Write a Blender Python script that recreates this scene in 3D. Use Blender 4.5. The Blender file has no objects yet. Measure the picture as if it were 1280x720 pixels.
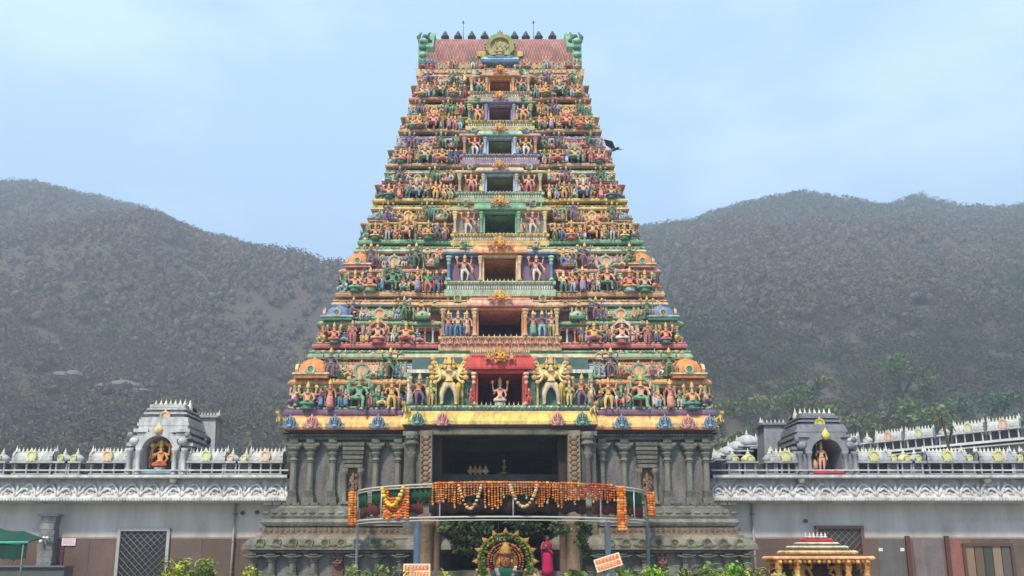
import bpy, math, random
import numpy as np
from math import sin, cos, pi, radians as R
from mathutils import Vector, Matrix
random.seed(7); rng = np.random.default_rng(7)
scene = bpy.context.scene
COL = scene.collection

# ------------------------------------------------------------------ camera
F, HX, PY, PITCH, CZ = 924.0, 625.0, 537.0, R(10.0), 1.5
cam = bpy.data.cameras.new('camera'); camo = bpy.data.objects.new('camera', cam); COL.objects.link(camo)
camo.location = (0, 0, CZ); camo.rotation_euler = (R(90) + PITCH, 0, 0)
cam.sensor_width = 36; cam.lens = F / 1280 * 36
cam.shift_x = 15 / 1280; cam.shift_y = 177 / 1280
cam.clip_start = .1; cam.clip_end = 6000
scene.camera = camo

# ------------------------------------------------------------------ world, sun, exposure
SUN_EL, SUN_AZ = R(52), R(205)        # azimuth measured from +Y clockwise: the sun is behind the camera, to its left
w = bpy.data.worlds.new('World'); scene.world = w; w.use_nodes = True
nt = w.node_tree; nt.nodes.clear()
sky = nt.nodes.new('ShaderNodeTexSky'); sky.sky_type = 'NISHITA'; sky.sun_disc = False
sky.sun_elevation = SUN_EL; sky.sun_rotation = SUN_AZ; sky.air_density = 1.0; sky.dust_density = .6; sky.ozone_density = 1.5
tc = nt.nodes.new('ShaderNodeTexCoord')
mp = nt.nodes.new('ShaderNodeMapping'); mp.inputs['Scale'].default_value = (1.2, 1.2, 3.2); mp.inputs['Rotation'].default_value = (0, .25, .3)
ns = nt.nodes.new('ShaderNodeTexNoise'); ns.inputs['Scale'].default_value = 2.2; ns.inputs['Detail'].default_value = 5; ns.inputs['Roughness'].default_value = .55
cr = nt.nodes.new('ShaderNodeMapRange'); cr.inputs['From Min'].default_value = .46; cr.inputs['From Max'].default_value = .66
cr.inputs['To Min'].default_value = 0.0; cr.inputs['To Max'].default_value = .6
veil = nt.nodes.new('ShaderNodeMix'); veil.data_type = 'RGBA'; veil.inputs[0].default_value = .72; veil.inputs[7].default_value = (4.3, 6.6, 9.2, 1)
mix = nt.nodes.new('ShaderNodeMix'); mix.data_type = 'RGBA'; mix.inputs[7].default_value = (5.7, 7.3, 9.1, 1)
bg = nt.nodes.new('ShaderNodeBackground'); bg.inputs[1].default_value = .14
out = nt.nodes.new('ShaderNodeOutputWorld')
L = nt.links.new
L(tc.outputs['Generated'], mp.inputs[0]); L(mp.outputs[0], ns.inputs[0]); L(ns.outputs[0], cr.inputs[0])
L(sky.outputs[0], veil.inputs[6]); L(veil.outputs[2], mix.inputs[6]); L(cr.outputs[0], mix.inputs[0]); L(mix.outputs[2], bg.inputs[0]); L(bg.outputs[0], out.inputs[0])
sl = bpy.data.lights.new('sun', 'SUN'); sl.energy = 4.2; sl.angle = R(6); sl.color = (1, .89, .74)
so = bpy.data.objects.new('sun', sl); COL.objects.link(so)
sd = Vector((sin(SUN_AZ) * cos(SUN_EL), cos(SUN_AZ) * cos(SUN_EL), sin(SUN_EL)))
so.rotation_euler = sd.to_track_quat('Z', 'Y').to_euler(); so.location = (-20, -30, 60)
vs = scene.view_settings; vs.view_transform = 'Standard'; vs.look = 'None'; vs.exposure = 0.33; vs.gamma = 1; vs.use_curve_mapping = False
scene.cycles.volume_bounces = 0; scene.cycles.max_bounces = 5; scene.cycles.diffuse_bounces = 3

# ------------------------------------------------------------------ measuring: point at distance Y seen along a picture direction
def P(px, py, Y):
    a, b = (px - HX) / F, (PY - py) / F
    dy = cos(PITCH) - b * sin(PITCH); dz = sin(PITCH) + b * cos(PITCH)
    s = Y / dy
    return s * a, CZ + s * dz
def PX(px, py, Y): return P(px, py, Y)[0]
def PZ(py, Y): return P(HX, py, Y)[1]

def lin(c):
    c = np.asarray(c, float) / 255.
    return np.where(c <= .04045, c / 12.92, ((c + .055) / 1.055) ** 2.4)

# ------------------------------------------------------------------ materials
def new_mat(name, base=None, rough=.8, scale=3., dirt=.25, dirtcol=(60, 55, 48), bump=.15, bscale=14., metal=0., streak=False, var=.0):
    m = bpy.data.materials.new(name); m.use_nodes = True
    n = m.node_tree.nodes; l = m.node_tree.links.new; bs = n['Principled BSDF']
    bs.inputs['Roughness'].default_value = rough; bs.inputs['Metallic'].default_value = metal
    bs.inputs['Specular IOR Level'].default_value = .3
    t = n.new('ShaderNodeTexCoord'); co = t.outputs['Object']
    if base is None:
        a = n.new('ShaderNodeAttribute'); a.attribute_name = 'Col'; src = a.outputs['Color']
    else:
        r = n.new('ShaderNodeRGB'); r.outputs[0].default_value = (*lin(base), 1); src = r.outputs[0]
    nz = n.new('ShaderNodeTexNoise'); nz.inputs['Scale'].default_value = scale; nz.inputs['Detail'].default_value = 6; nz.inputs['Roughness'].default_value = .65
    if streak:
        mm = n.new('ShaderNodeMapping'); mm.inputs['Scale'].default_value = (1, 1, .22); l(co, mm.inputs[0]); l(mm.outputs[0], nz.inputs[0])
    else: l(co, nz.inputs[0])
    mr = n.new('ShaderNodeMapRange'); mr.inputs[1].default_value = .38; mr.inputs[2].default_value = .72; mr.inputs[3].default_value = 0; mr.inputs[4].default_value = dirt
    l(nz.outputs[0], mr.inputs[0])
    mx = n.new('ShaderNodeMix'); mx.data_type = 'RGBA'; l(mr.outputs[0], mx.inputs[0]); l(src, mx.inputs[6]); mx.inputs[7].default_value = (*lin(dirtcol), 1)
    res = mx.outputs[2]
    if var:
        n2 = n.new('ShaderNodeTexNoise'); n2.inputs['Scale'].default_value = scale * .27; n2.inputs['Detail'].default_value = 3; l(co, n2.inputs[0])
        m2 = n.new('ShaderNodeMapRange'); m2.inputs[1].default_value = .3; m2.inputs[2].default_value = .7; m2.inputs[3].default_value = 1 - var; m2.inputs[4].default_value = 1 + var; l(n2.outputs[0], m2.inputs[0])
        vm = n.new('ShaderNodeVectorMath'); vm.operation = 'SCALE'; l(res, vm.inputs[0]); l(m2.outputs[0], vm.inputs['Scale']); res = vm.outputs[0]
    l(res, bs.inputs['Base Color'])
    if bump:
        nb = n.new('ShaderNodeTexNoise'); nb.inputs['Scale'].default_value = bscale; nb.inputs['Detail'].default_value = 4; l(co, nb.inputs[0])
        bp = n.new('ShaderNodeBump'); bp.inputs['Strength'].default_value = bump; bp.inputs['Distance'].default_value = .05; l(nb.outputs[0], bp.inputs['Height']); l(bp.outputs[0], bs.inputs['Normal'])
    return m
M = dict(
    stucco=new_mat('painted_stucco', None, .75, 6.5, .6, (78, 64, 56), .6, 22, streak=True, var=.2),
    stone=new_mat('grey_green_stone', None, .9, 2.6, .75, (56, 53, 44), .7, 12, streak=True, var=.25),
    plaster=new_mat('weathered_plaster', None, .9, 1.1, .5, (104, 98, 92), .25, 9, streak=True, var=.12),
    carved=new_mat('silver_grey_carving', None, .75, 4, .6, (78, 76, 74), .5, 18, streak=True, var=.15),
    leaf=new_mat('leaf', None, .6, 1., .15, (70, 80, 30), 0, var=.1),
    bark=new_mat('bark', (92, 78, 64), .95, 6, .5, (50, 42, 36), .6, 20),
    flower=new_mat('marigold_petals', None, .8, 20, .25, (120, 50, 10), .6, 60),
    paint=new_mat('painted_metal', None, .45, 3, .2, (90, 86, 80), .1, 20),
    cloth=new_mat('cloth', None, .9, 4, .25, (40, 36, 34), .3, 25),
    earth=new_mat('packed_earth', (120, 106, 88), .95, .6, .5, (84, 74, 62), .5, 6, var=.15),
    paving=new_mat('stone_paving', (138, 132, 122), .85, 1.2, .4, (96, 90, 82), .3, 8, var=.1),
    hill=new_mat('dry_hillside', None, .95, .09, .6, (84, 78, 62), .6, .7, var=.2),
    forest=new_mat('forest_leaves', None, .85, .05, .2, (90, 84, 70), 0, var=.12),
    rock=new_mat('bare_rock', (118, 112, 104), .9, .5, .5, (100, 96, 90), .8, 2.),
    skin=new_mat('person', None, .6, 8, .08, (70, 45, 35), .05, 30),
)
M['brass'] = new_mat('brass', (190, 150, 80), .3, 6, .2, (90, 70, 40), .05, 20, metal=1.)

# ------------------------------------------------------------------ mesh building
class T:            # template: verts, loops, totals, region, smooth
    def __init__(s, v, loops, tot, reg, sm): s.v, s.l, s.t, s.r, s.s = v, loops, tot, reg, sm
def tmpl(v, faces, reg=0, smooth=False):
    tot = np.array([len(f) for f in faces], np.int32); l = np.array([i for f in faces for i in f], np.int32)
    reg = np.full(len(faces), reg, np.int32) if np.isscalar(reg) else np.array(reg, np.int32)
    return T(np.array(v, float), l, tot, reg, np.full(len(faces), smooth, bool))
def join(*ts):
    o = 0; V = []; Lp = []
    for t in ts: V.append(t.v); Lp.append(t.l + o); o += len(t.v)
    return T(np.concatenate(V), np.concatenate(Lp), np.concatenate([t.t for t in ts]), np.concatenate([t.r for t in ts]), np.concatenate([t.s for t in ts]))
def xf(t, loc=(0, 0, 0), s=1, rz=0, rx=0, ry=0, reg=None):
    v = t.v * (np.array(s, float))
    if rx: c, q = cos(rx), sin(rx); v = np.c_[v[:, 0], c * v[:, 1] - q * v[:, 2], q * v[:, 1] + c * v[:, 2]]
    if ry: c, q = cos(ry), sin(ry); v = np.c_[c * v[:, 0] + q * v[:, 2], v[:, 1], -q * v[:, 0] + c * v[:, 2]]
    if rz: c, q = cos(rz), sin(rz); v = np.c_[c * v[:, 0] - q * v[:, 1], q * v[:, 0] + c * v[:, 1], v[:, 2]]
    return T(v + np.array(loc, float), t.l, t.t, t.r if reg is None else np.full(len(t.r), reg, np.int32), t.s)
ORG = {}
class MB:
    def __init__(s): s.V = []; s.L = []; s.T = []; s.C = []; s.S = []; s.n = 0
    def add(s, t, loc=(0, 0, 0), sc=1, cols=((200, 200, 200),), rz=0, rx=0, ry=0, jit=0.):
        q = xf(t, loc, sc, rz, rx, ry)
        s.V.append(q.v); s.L.append(q.l + s.n); s.n += len(q.v); s.T.append(q.t); s.S.append(q.s)
        if not hasattr(cols[0], '__len__'): cols = (cols,)
        pal = lin(np.array(cols, float))
        if jit: pal = pal * (1 + rng.uniform(-jit, jit))
        s.C.append(pal[np.minimum(q.r, len(pal) - 1)])
        return s
    def box(s, x0, x1, y0, y1, z0, z1, col, jit=0.): return s.add(BOX, (x0, y0, z0), (x1 - x0, y1 - y0, z1 - z0), col, jit=jit)
    def build(s, name, mat, parent=None, origin=None):
        V = np.concatenate(s.V); po = ORG.get(parent.name, np.zeros(3)) if parent else np.zeros(3)
        o = np.array(po if origin is None else origin, float)
        V = V - o
        l = np.concatenate(s.L); t = np.concatenate(s.T); sm = np.concatenate(s.S); c = np.concatenate(s.C)
        me = bpy.data.meshes.new(name)
        me.vertices.add(len(V)); me.vertices.foreach_set('co', V.ravel())
        me.loops.add(len(l)); me.loops.foreach_set('vertex_index', l)
        me.polygons.add(len(t)); st = np.concatenate([[0], np.cumsum(t)[:-1]]).astype(np.int32)
        me.polygons.foreach_set('loop_start', st)
        me.update(calc_edges=True); me.polygons.foreach_set('use_smooth', sm)
        a = me.attributes.new('Col', 'FLOAT_COLOR', 'FACE'); a.data.foreach_set('color', np.c_[c, np.ones(len(c))].ravel())
        me.materials.append(mat); me.validate()
        ob = bpy.data.objects.new(name, me); COL.objects.link(ob)
        if parent: ob.parent = parent
        ob.location = o - po; ORG[ob.name] = o
        return ob
def tag(o, label=None, cat=None, group=None, kind=None):
    if label: o['label'] = label
    if cat: o['category'] = cat
    if group: o['group'] = group
    if kind: o['kind'] = kind
    return o
def thing(name, loc, label, cat, group=None):
    o = bpy.data.objects.new(name, None); COL.objects.link(o); o.location = loc; o.empty_display_size = .2
    ORG[o.name] = np.array(loc, float)
    return tag(o, label, cat, group)

BOX = tmpl([(0,0,0),(1,0,0),(1,1,0),(0,1,0),(0,0,1),(1,0,1),(1,1,1),(0,1,1)],
           [(0,3,2,1),(4,5,6,7),(0,1,5,4),(1,2,6,5),(2,3,7,6),(3,0,4,7)])
def lathe(prof, n=12, reg=0, smooth=True, cap=True, ph=0., rib=0.):
    v = []; f = []; rg = []
    for r, z in prof:
        for k in range(n):
            a = ph + 2 * pi * k / n; rr = r * (1 + (rib if k % 2 else 0)); v.append((rr * cos(a), rr * sin(a), z))
    rs = reg if hasattr(reg, '__len__') else [reg] * (len(prof) - 1)
    for i in range(len(prof) - 1):
        for k in range(n):
            k2 = (k + 1) % n; f.append((i*n+k, i*n+k2, (i+1)*n+k2, (i+1)*n+k)); rg.append(rs[i])
    if cap:
        f.append(tuple(range(n-1, -1, -1))); rg.append(rs[0]); f.append(tuple((len(prof)-1)*n + k for k in range(n))); rg.append(rs[-1])
    t = tmpl(v, f, 0, smooth); t.r = np.array(rg, np.int32)
    return t
def loft(rings, reg=0, smooth=False, cap=True):     # closed rings of equal length
    n = len(rings[0]); v = [p for r in rings for p in r]; f = []; rg = []
    rs = reg if hasattr(reg, '__len__') else [reg] * (len(rings) - 1)
    for i in range(len(rings) - 1):
        for k in range(n):
            k2 = (k + 1) % n; f.append((i*n+k, i*n+k2, (i+1)*n+k2, (i+1)*n+k)); rg.append(rs[i])
    if cap:
        f.append(tuple(range(n-1, -1, -1))); rg.append(rs[0]); f.append(tuple((len(rings)-1)*n + k for k in range(n))); rg.append(rs[-1])
    t = tmpl(v, f, 0, smooth); t.r = np.array(rg, np.int32); return t
def mould(mb, cx, cy, hw, hd, prof, cols, jit=0.):  # rectangular footprint, profile (out, z), a colour per segment
    rings = [[(cx-hw-o, cy-hd-o, z), (cx+hw+o, cy-hd-o, z), (cx+hw+o, cy+hd+o, z), (cx-hw-o, cy+hd+o, z)] for o, z in prof]
    if not hasattr(cols[0], '__len__'): cols = [cols]
    mb.add(loft(rings, [min(i, len(cols)-1) for i in range(len(prof)-1)]), cols=cols, jit=jit)
def tube(pts, r, n=6, reg=0, cap=True):
    pts = [Vector(p) for p in pts]; rings = []
    rr = r if hasattr(r, '__len__') else [r] * len(pts)
    for i, p in enumerate(pts):
        d = (pts[min(i+1, len(pts)-1)] - pts[max(i-1, 0)]).normalized()
        u = d.cross(Vector((0, 0, 1)) if abs(d.z) < .9 else Vector((0, 1, 0))).normalized(); w_ = d.cross(u)
        rings.append([tuple(p + rr[i] * (u * cos(2*pi*k/n) + w_ * sin(2*pi*k/n))) for k in range(n)])
    return loft(rings, reg, True, cap)
def kapota(z, h, o): return [(0, z), (o*.92, z), (o, z+.1*h), (o*.97, z+.32*h), (o*.72, z+.66*h), (o*.3, z+.9*h), (o*.18, z+h)]
SPH = lathe([(.38, -.92), (.8, -.6), (1, 0), (.8, .6), (.38, .92)], 8)
OCT = tmpl([(1,0,0),(0,1,0),(-1,0,0),(0,-1,0),(0,0,1),(0,0,-1)], [(0,1,4),(1,2,4),(2,3,4),(3,0,4),(1,0,5),(2,1,5),(3,2,5),(0,3,5)], 0, True)
CONE = lathe([(.5, 0), (.42, .3), (.12, .8), (.03, 1)], 8)
FINIAL = lathe([(.22, 0), (.5, .12), (.5, .3), (.2, .42), (.32, .55), (.3, .62), (.1, .7), (.04, 1)], 8)
def arch(n=14, open_=.35, depth=1., t=.28, crest=True):      # horseshoe arch facing -Y, outer radius 1, centred at z 0
    a0 = -pi/2 + open_; rings = []
    for k in range(n + 1):
        a = a0 + (2*pi - 2*open_) * k / n - 0
        c, s_ = cos(a), sin(a); ro = 1 + (.08 if k % 2 else 0)
        rings.append([(ro*c, 0, ro*s_), ((1-t)*c, 0, (1-t)*s_), ((1-t)*c, depth, (1-t)*s_), (ro*c, depth, ro*s_)])
    A = loft(rings, 0)
    dv = [(0.8*cos(2*pi*k/16), .25*depth, .8*sin(2*pi*k/16)) for k in range(16)]
    D = tmpl(dv, [tuple(range(16))], 1)
    B = xf(BOX, (-.9, 0, -1.02), (1.8, depth, .2), reg=2)
    ts = [A, D, B]
    if crest: ts.append(xf(CONE, (0, .3*depth, .9), (.5, .5, .6), reg=2))
    return join(*ts)
NASI = arch()
LOTUS = lathe([(.8, 0), (1, .25), (.72, .5), (.95, .75), (.85, 1)], 12, [0, 1, 0, 1], rib=-.08)

# ------------------------------------------------------------------ figures: a skinned skeleton, one continuous body
def skinned(joints, edges, sub=1):
    names = list(joints); idx = {k: i for i, k in enumerate(names)}
    me = bpy.data.meshes.new('skeleton'); me.from_pydata([joints[k][0] for k in names], [(idx[a], idx[b]) for a, b in edges], [])
    ob = bpy.data.objects.new('skeleton', me); COL.objects.link(ob)
    md = ob.modifiers.new('s', 'SKIN'); md.use_smooth_shade = True; md.branch_smoothing = .5
    if not me.skin_vertices: 
        bpy.context.view_layer.objects.active = ob
    sv = me.skin_vertices[0].data
    for k in names:
        r = joints[k][1]; sv[idx[k]].radius = (r, r) if not hasattr(r, '__len__') else r
        sv[idx[k]].use_root = (k == 'pelvis')
    if sub: m2 = ob.modifiers.new('u', 'SUBSURF'); m2.levels = sub
    dg = bpy.context.evaluated_depsgraph_get(); dg.update()
    ev = ob.evaluated_get(dg); em = ev.to_mesh()
    v = np.empty(len(em.vertices) * 3); em.vertices.foreach_get('co', v); v = v.reshape(-1, 3)
    l = np.empty(len(em.loops), np.int32); em.loops.foreach_get('vertex_index', l)
    t = np.empty(len(em.polygons), np.int32); em.polygons.foreach_get('loop_total', t)
    ev.to_mesh_clear(); bpy.data.objects.remove(ob); bpy.data.meshes.remove(me)
    return v, l, t
def figure(legs, arms, pel=(0, 0, .5), lean=0., sub=1, skirt=False, crown=1., regs=None, items=(), halo=0., ped=0., broad=1., heads=1, slim=1.):
    px, py, pz = pel
    J = {'pelvis': (pel, .088*slim), 'spine': ((px*.7, py, pz+.11), .068*slim), 'chest': ((px*.3+lean*.5, py, pz+.235), (.112*slim*broad, .085)),
         'neck': ((lean, py, pz+.325), .036), 'head': ((lean*1.2, py-.01, pz+.40), (.054, .058)), 'top': ((lean*1.2, py, pz+.455), .038)}
    E = [('pelvis', 'spine'), ('spine', 'chest'), ('chest', 'neck'), ('neck', 'head'), ('head', 'top')]
    bone = {('pelvis', 'spine'): 0, ('spine', 'chest'): 0, ('chest', 'neck'): 0, ('neck', 'head'): 0, ('head', 'top'): 0}
    for i, (hip, knee, ank, toe) in enumerate(legs):
        for nm, p, r in (('h', hip, .075*slim), ('k', knee, .052*slim), ('a', ank, .032), ('t', toe, .026)): J[nm+str(i)] = (p, r)
        for a, b in (('pelvis', 'h'+str(i)), ('h'+str(i), 'k'+str(i)), ('k'+str(i), 'a'+str(i)), ('a'+str(i), 't'+str(i))):
            E.append((a, b)); bone[(a, b)] = 1 if a[0] != 'a' else 0
    cx, cy, cz = J['chest'][0]
    for i, (sd_, el, ha) in enumerate(arms):
        J['s'+str(i)] = ((cx + sd_*.125*broad, cy + .012*(i//2), cz + .035 - .03*(i//2)), .042); J['e'+str(i)] = (el, .03); J['w'+str(i)] = (ha, .026)
        for a, b in (('chest', 's'+str(i)), ('s'+str(i), 'e'+str(i)), ('e'+str(i), 'w'+str(i))): E.append((a, b)); bone[(a, b)] = 0
    v, l, t = skinned(J, E, sub)
    st = np.concatenate([[0], np.cumsum(t)[:-1]]); cen = np.add.reduceat(v[l], st, axis=0) / t[:, None]
    best = np.full(len(t), 1e9); reg = np.zeros(len(t), np.int32)
    for (a, b), g in bone.items():
        A = np.array(J[a][0]); B = np.array(J[b][0]); d = B - A; q = np.clip(((cen - A) @ d) / (d @ d + 1e-9), 0, 1)
        ds = np.linalg.norm(cen - (A + q[:, None] * d), axis=1); m = ds < best; best[m] = ds[m]; reg[m] = g
    reg[(cen[:, 2] < pz + .035) & (reg == 0) & (np.abs(cen[:, 0] - px) < .12)] = 1
    ts = [T(v, l, t, reg, np.ones(len(t), bool))]
    hx, hy, hz = J['head'][0]
    if crown: 
        ts.append(xf(lathe([(.062, 0), (.072, .02), (.058, .04), (.066, .1), (.045, .13), (.05, .15), (.02, .19), (.006, .23)], 8), (hx, hy+.01, hz+.035), (1, 1, crown), reg=2))
        ts.append(xf(SPH, (hx-.065, hy, hz-.02), .022, reg=2)); ts.append(xf(SPH, (hx+.065, hy, hz-.02), .022, reg=2))
        for k in range(1, heads): 
            for s_ in (-1, 1): ts.append(xf(SPH, (hx+s_*.085*k, hy+.03, hz), (.05, .05, .065), reg=0)); ts.append(xf(CONE, (hx+s_*.085*k, hy+.03, hz+.04), (.1, .1, .16), reg=2))
    ts.append(xf(lathe([(.07, 0), (.085, .012), (.07, .024)], 8), ((lean+cx)/2, cy-.015, cz+.045), (1, 1.05, 1), rx=.25, reg=2))
    ts.append(xf(lathe([(.094, 0), (.104, .015), (.094, .03)], 10), (px, py, pz+.03), (slim, .95*slim, 1), reg=2))
    for i, (sd_, el, ha) in enumerate(arms): ts.append(xf(SPH, el, (.036, .036, .018), reg=2))
    if skirt: ts.append(xf(lathe([(.135, 0), (.12, .12), (.105, .3), (.085, .42)], 12, 0, True, True, 0, -.07), (px, py, pz-.43), 1, reg=1))
    for kind, p, s_ in items:
        if kind == 'disc': ts.append(xf(lathe([(.05, -.012), (.062, 0), (.05, .012)], 10), p, s_, rx=pi/2, reg=2))
        if kind == 'club': ts.append(xf(lathe([(.018, 0), (.02, .3), (.05, .36), (.06, .46), (.02, .52)], 8), (p[0], p[1], 0), (1, 1, s_), reg=3))
        if kind == 'ball': ts.append(xf(SPH, p, .03*s_, reg=3))
        if kind == 'staff': ts.append(xf(lathe([(.01, 0), (.01, .95), (.03, 1), (.002, 1.12)], 6), (p[0], p[1], 0), (1, 1, s_), reg=3))
        if kind == 'sash':
            for q in (-1, 1): ts.append(tube([(px+q*.09, py-.03, pz+.02), (px+q*.17, py-.02, pz-.1), (px+q*.19, py, pz-.28)], [.02, .016, .006], 5, 3))
    if halo: 
        rings = []
        for k in range(17):
            a = -.35 + (pi + .7) * k / 16; ro = halo * (1.1 if k % 2 else .98)
            rings.append([(ro*cos(a), .07, ro*sin(a)*1.15), (halo*.8*cos(a), .07, halo*.8*sin(a)*1.15), (halo*.8*cos(a), .11, halo*.8*sin(a)*1.15), (ro*cos(a), .11, ro*sin(a)*1.15)])
        ts.append(xf(loft(rings, 3), (0, 0, pz + .18)))
        for s_ in (-1, 1): ts.append(xf(BOX, (s_*halo*.92-.02, .07, 0), (.04, .04, pz+.12), reg=3))
    z0 = 0
    if ped: 
        ts = [xf(join(*ts), (0, 0, ped))]
        ts.append(xf(LOTUS, (0, 0, 0), (.21, .17, ped), reg=4))
    return join(*ts)
def st(x): return lambda dx=0, y=0: None
LEG = lambda s, sp=.1, kn=0., ky=-.02: ((s*.075, 0, .47), (s*(sp+.01)+kn, ky, .26), (s*sp, .0, .045), (s*(sp+.03), -.09, .02))
def legs_st(sp=.09): return [LEG(-1, sp), LEG(1, sp)]
SIT = [((-.08, 0, .1), (-.22, -.08, .055), (-.05, -.15, .045), (.03, -.17, .05)), ((.08, 0, .1), (.22, -.08, .055), (.06, -.17, .04), (-.02, -.19, .045))]
LAL = [((-.08, 0, .3), (-.2, -.12, .28), (-.03, -.16, .27), (.05, -.18, .26)), ((.08, 0, .3), (.13, -.15, .28), (.12, -.16, .06), (.13, -.22, .02))]
DAN = [((-.075, 0, .46), (-.13, -.05, .25), (-.06, 0, .04), (-.1, -.08, .02)), ((.075, 0, .47), (.24, -.08, .44), (.12, -.1, .27), (.07, -.14, .25))]
TRI = [LEG(-1, .07), ((.075, 0, .47), (.17, -.05, .27), (.1, .0, .06), (.14, -.08, .02))]
CRO = [((-.09, 0, .22), (-.24, -.1, .2), (-.17, -.03, .04), (-.22, -.1, .02)), ((.09, 0, .22), (.24, -.1, .2), (.17, -.03, .04), (.22, -.1, .02))]
UP2 = [(-1, (-.24, 0, .72), (-.27, -.03, .93)), (1, (.24, 0, .72), (.27, -.03, .93))]
LOW2 = [(-1, (-.22, 0, .60), (-.16, -.12, .55)), (1, (.23, -.01, .59), (.24, -.08, .44))]
def sh(arms, dz): return [(s, (e[0], e[1], e[2]+dz), (h[0], h[1], h[2]+dz)) for s, e, h in arms]
def make_poses(sub):
    g = {}
    g['stand4'] = figure(legs_st(.1), LOW2 + UP2, sub=sub, items=[('disc', (-.27, -.03, .98), 1), ('disc', (.27, -.03, .98), 1), ('club', (.25, -.1, 0), .9), ('sash', 0, 0)])
    g['guard'] = figure(TRI, [(-1, (-.25, -.03, .66), (-.18, -.13, .76)), (1, (.25, 0, .6), (.3, -.08, .5))] + UP2, (-.03, 0, .5), .02, sub=sub, items=[('club', (.3, -.1, 0), 1.0), ('disc', (-.27, -.03, .98), 1.1), ('ball', (.27, -.03, .98), 1.2), ('sash', 0, 0)], broad=1.1)
    g['stand2'] = figure(legs_st(.07), [(-1, (-.21, .01, .6), (-.2, -.1, .72)), (1, (.2, .02, .58), (.21, -.03, .42))], sub=sub, items=[('staff', (-.21, -.12, 0), 1), ('sash', 0, 0)])
    g['woman'] = figure(legs_st(.06), [(-1, (-.19, .01, .6), (-.15, -.11, .7)), (1, (.19, .02, .58), (.2, -.02, .42))], (.02, 0, .5), 0, sub=sub, skirt=True, items=[('ball', (-.15, -.13, .74), 1.2)], slim=.92)
    g['pray'] = figure(legs_st(.06), [(-1, (-.2, -.02, .62), (-.02, -.14, .7)), (1, (.2, -.02, .62), (.02, -.14, .7))], sub=sub, items=[('sash', 0, 0)])
    g['dance'] = figure(DAN, [(-1, (-.24, 0, .74), (-.34, -.05, .88)), (1, (.25, 0, .7), (.12, -.12, .68)), (-1, (-.25, 0, .62), (-.38, -.05, .58)), (1, (.26, 0, .74), (.36, -.04, .9))], (-.04, 0, .49), .02, sub=sub, items=[('sash', 0, 0)])
    sitA = sh([(-1, (-.22, -.02, .62), (-.17, -.14, .7)), (1, (.22, -.02, .6), (.18, -.14, .5))], -.37)
    g['seat4'] = figure(SIT, sitA + sh(UP2, -.38), (0, 0, .12), sub=sub, ped=.12, items=[('disc', (-.27, -.03, .6), 1), ('disc', (.27, -.03, .6), 1)])
    g['seathalo'] = figure(SIT, sitA + sh(UP2, -.38), (0, 0, .12), sub=sub, ped=.12, halo=.36, items=[('disc', (-.27, -.03, .6), 1)])
    g['seat2'] = figure(SIT, sh([(-1, (-.2, -.02, .6), (-.08, -.14, .56)), (1, (.2, -.02, .6), (.12, -.14, .7))], -.37), (0, 0, .12), sub=sub, ped=.13)
    g['lalita'] = figure(LAL, sh([(-1, (-.22, -.02, .62), (-.2, -.14, .7)), (1, (.22, -.02, .6), (.2, -.14, .52))] + UP2, -.17), (0, 0, .32), sub=sub, halo=.34, items=[('disc', (-.27, -.03, .81), 1)])
    g['gana'] = figure(CRO, [(-1, (-.24, 0, .44), (-.2, -.02, .66)), (1, (.24, 0, .44), (.2, -.02, .66))], (0, 0, .22), sub=sub, slim=1.2, crown=.6)
    g['many'] = figure([LEG(-1, .14), LEG(1, .14)], [(s, (s*(.19+.028*k-.018*max(0,k-3)*k/3), .012*k, .60+.075*k), (s*(.28+.07*sin(k*pi/5.5)+.03*(k%2)), -.05+.02*k, .50+.115*k)) for k in range(6) for s in (-1, 1)], sub=sub, broad=1.15, heads=2, halo=.3,
                    items=[('disc', (s*(.28+.07*sin(k*pi/5.5)+.03*(k%2)), -.06+.02*k, .52+.115*k), .8+.2*(k%2)) for k in range(6) for s in (-1, 1)] + [('club', (.2, -.12, 0), .95), ('sash', 0, 0)])
    return g
POSE = make_poses(1); PLOW = make_poses(0)
# a seated lion and a bull for the corners of the cornices
def beast(lion=True):
    J = {'pelvis': ((0, .3, .3), .14), 'mid': ((0, 0, .38 if lion else .33), .15), 'chest': ((0, -.25, .45 if lion else .35), .17 if lion else .14), 'neck': ((0, -.36, .62 if lion else .5), .11), 'head': ((0, -.45, .75 if lion else .6), .11), 'snout': ((0, -.6, .7 if lion else .53), .06)}
    E = [('pelvis', 'mid'), ('mid', 'chest'), ('chest', 'neck'), ('neck', 'head'), ('head', 'snout')]
    for i, s in enumerate((-1, 1)):
        for nm, a, b, c in (('f', (s*.12, -.28, .3), (s*.13, -.3, .14), (s*.13, -.38, .03)), ('b', (s*.15, .28, .2), (s*.19, .08, .16), (s*.17, .12, .03))):
            J[nm+'1'+str(i)] = (a, .075); J[nm+'2'+str(i)] = (b, .05); J[nm+'3'+str(i)] = (c, .045)
            E += [('chest' if nm == 'f' else 'pelvis', nm+'1'+str(i)), (nm+'1'+str(i), nm+'2'+str(i)), (nm+'2'+str(i), nm+'3'+str(i))]
    J['t1'] = ((0, .46, .35), .03); J['t2'] = ((0, .5, .6), .03); E += [('pelvis', 't1'), ('t1', 't2')]
    v, l, t = skinned(J, E, 1); ts = [T(v, l, t, np.zeros(len(t), np.int32), np.ones(len(t), bool))]
    for s in (-1, 1): ts.append(xf(CONE, (s*.08, -.42, .82 if lion else .66), (.08, .06, .1 if lion else .2), ry=s*.4, reg=1))
    if lion: ts.append(xf(lathe([(.12, -.06), (.19, 0), (.12, .08)], 10, rib=.15), (0, -.38, .68), 1, rx=.9, reg=1))
    return join(*ts)
LION = beast(True); BULL = beast(False)
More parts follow.
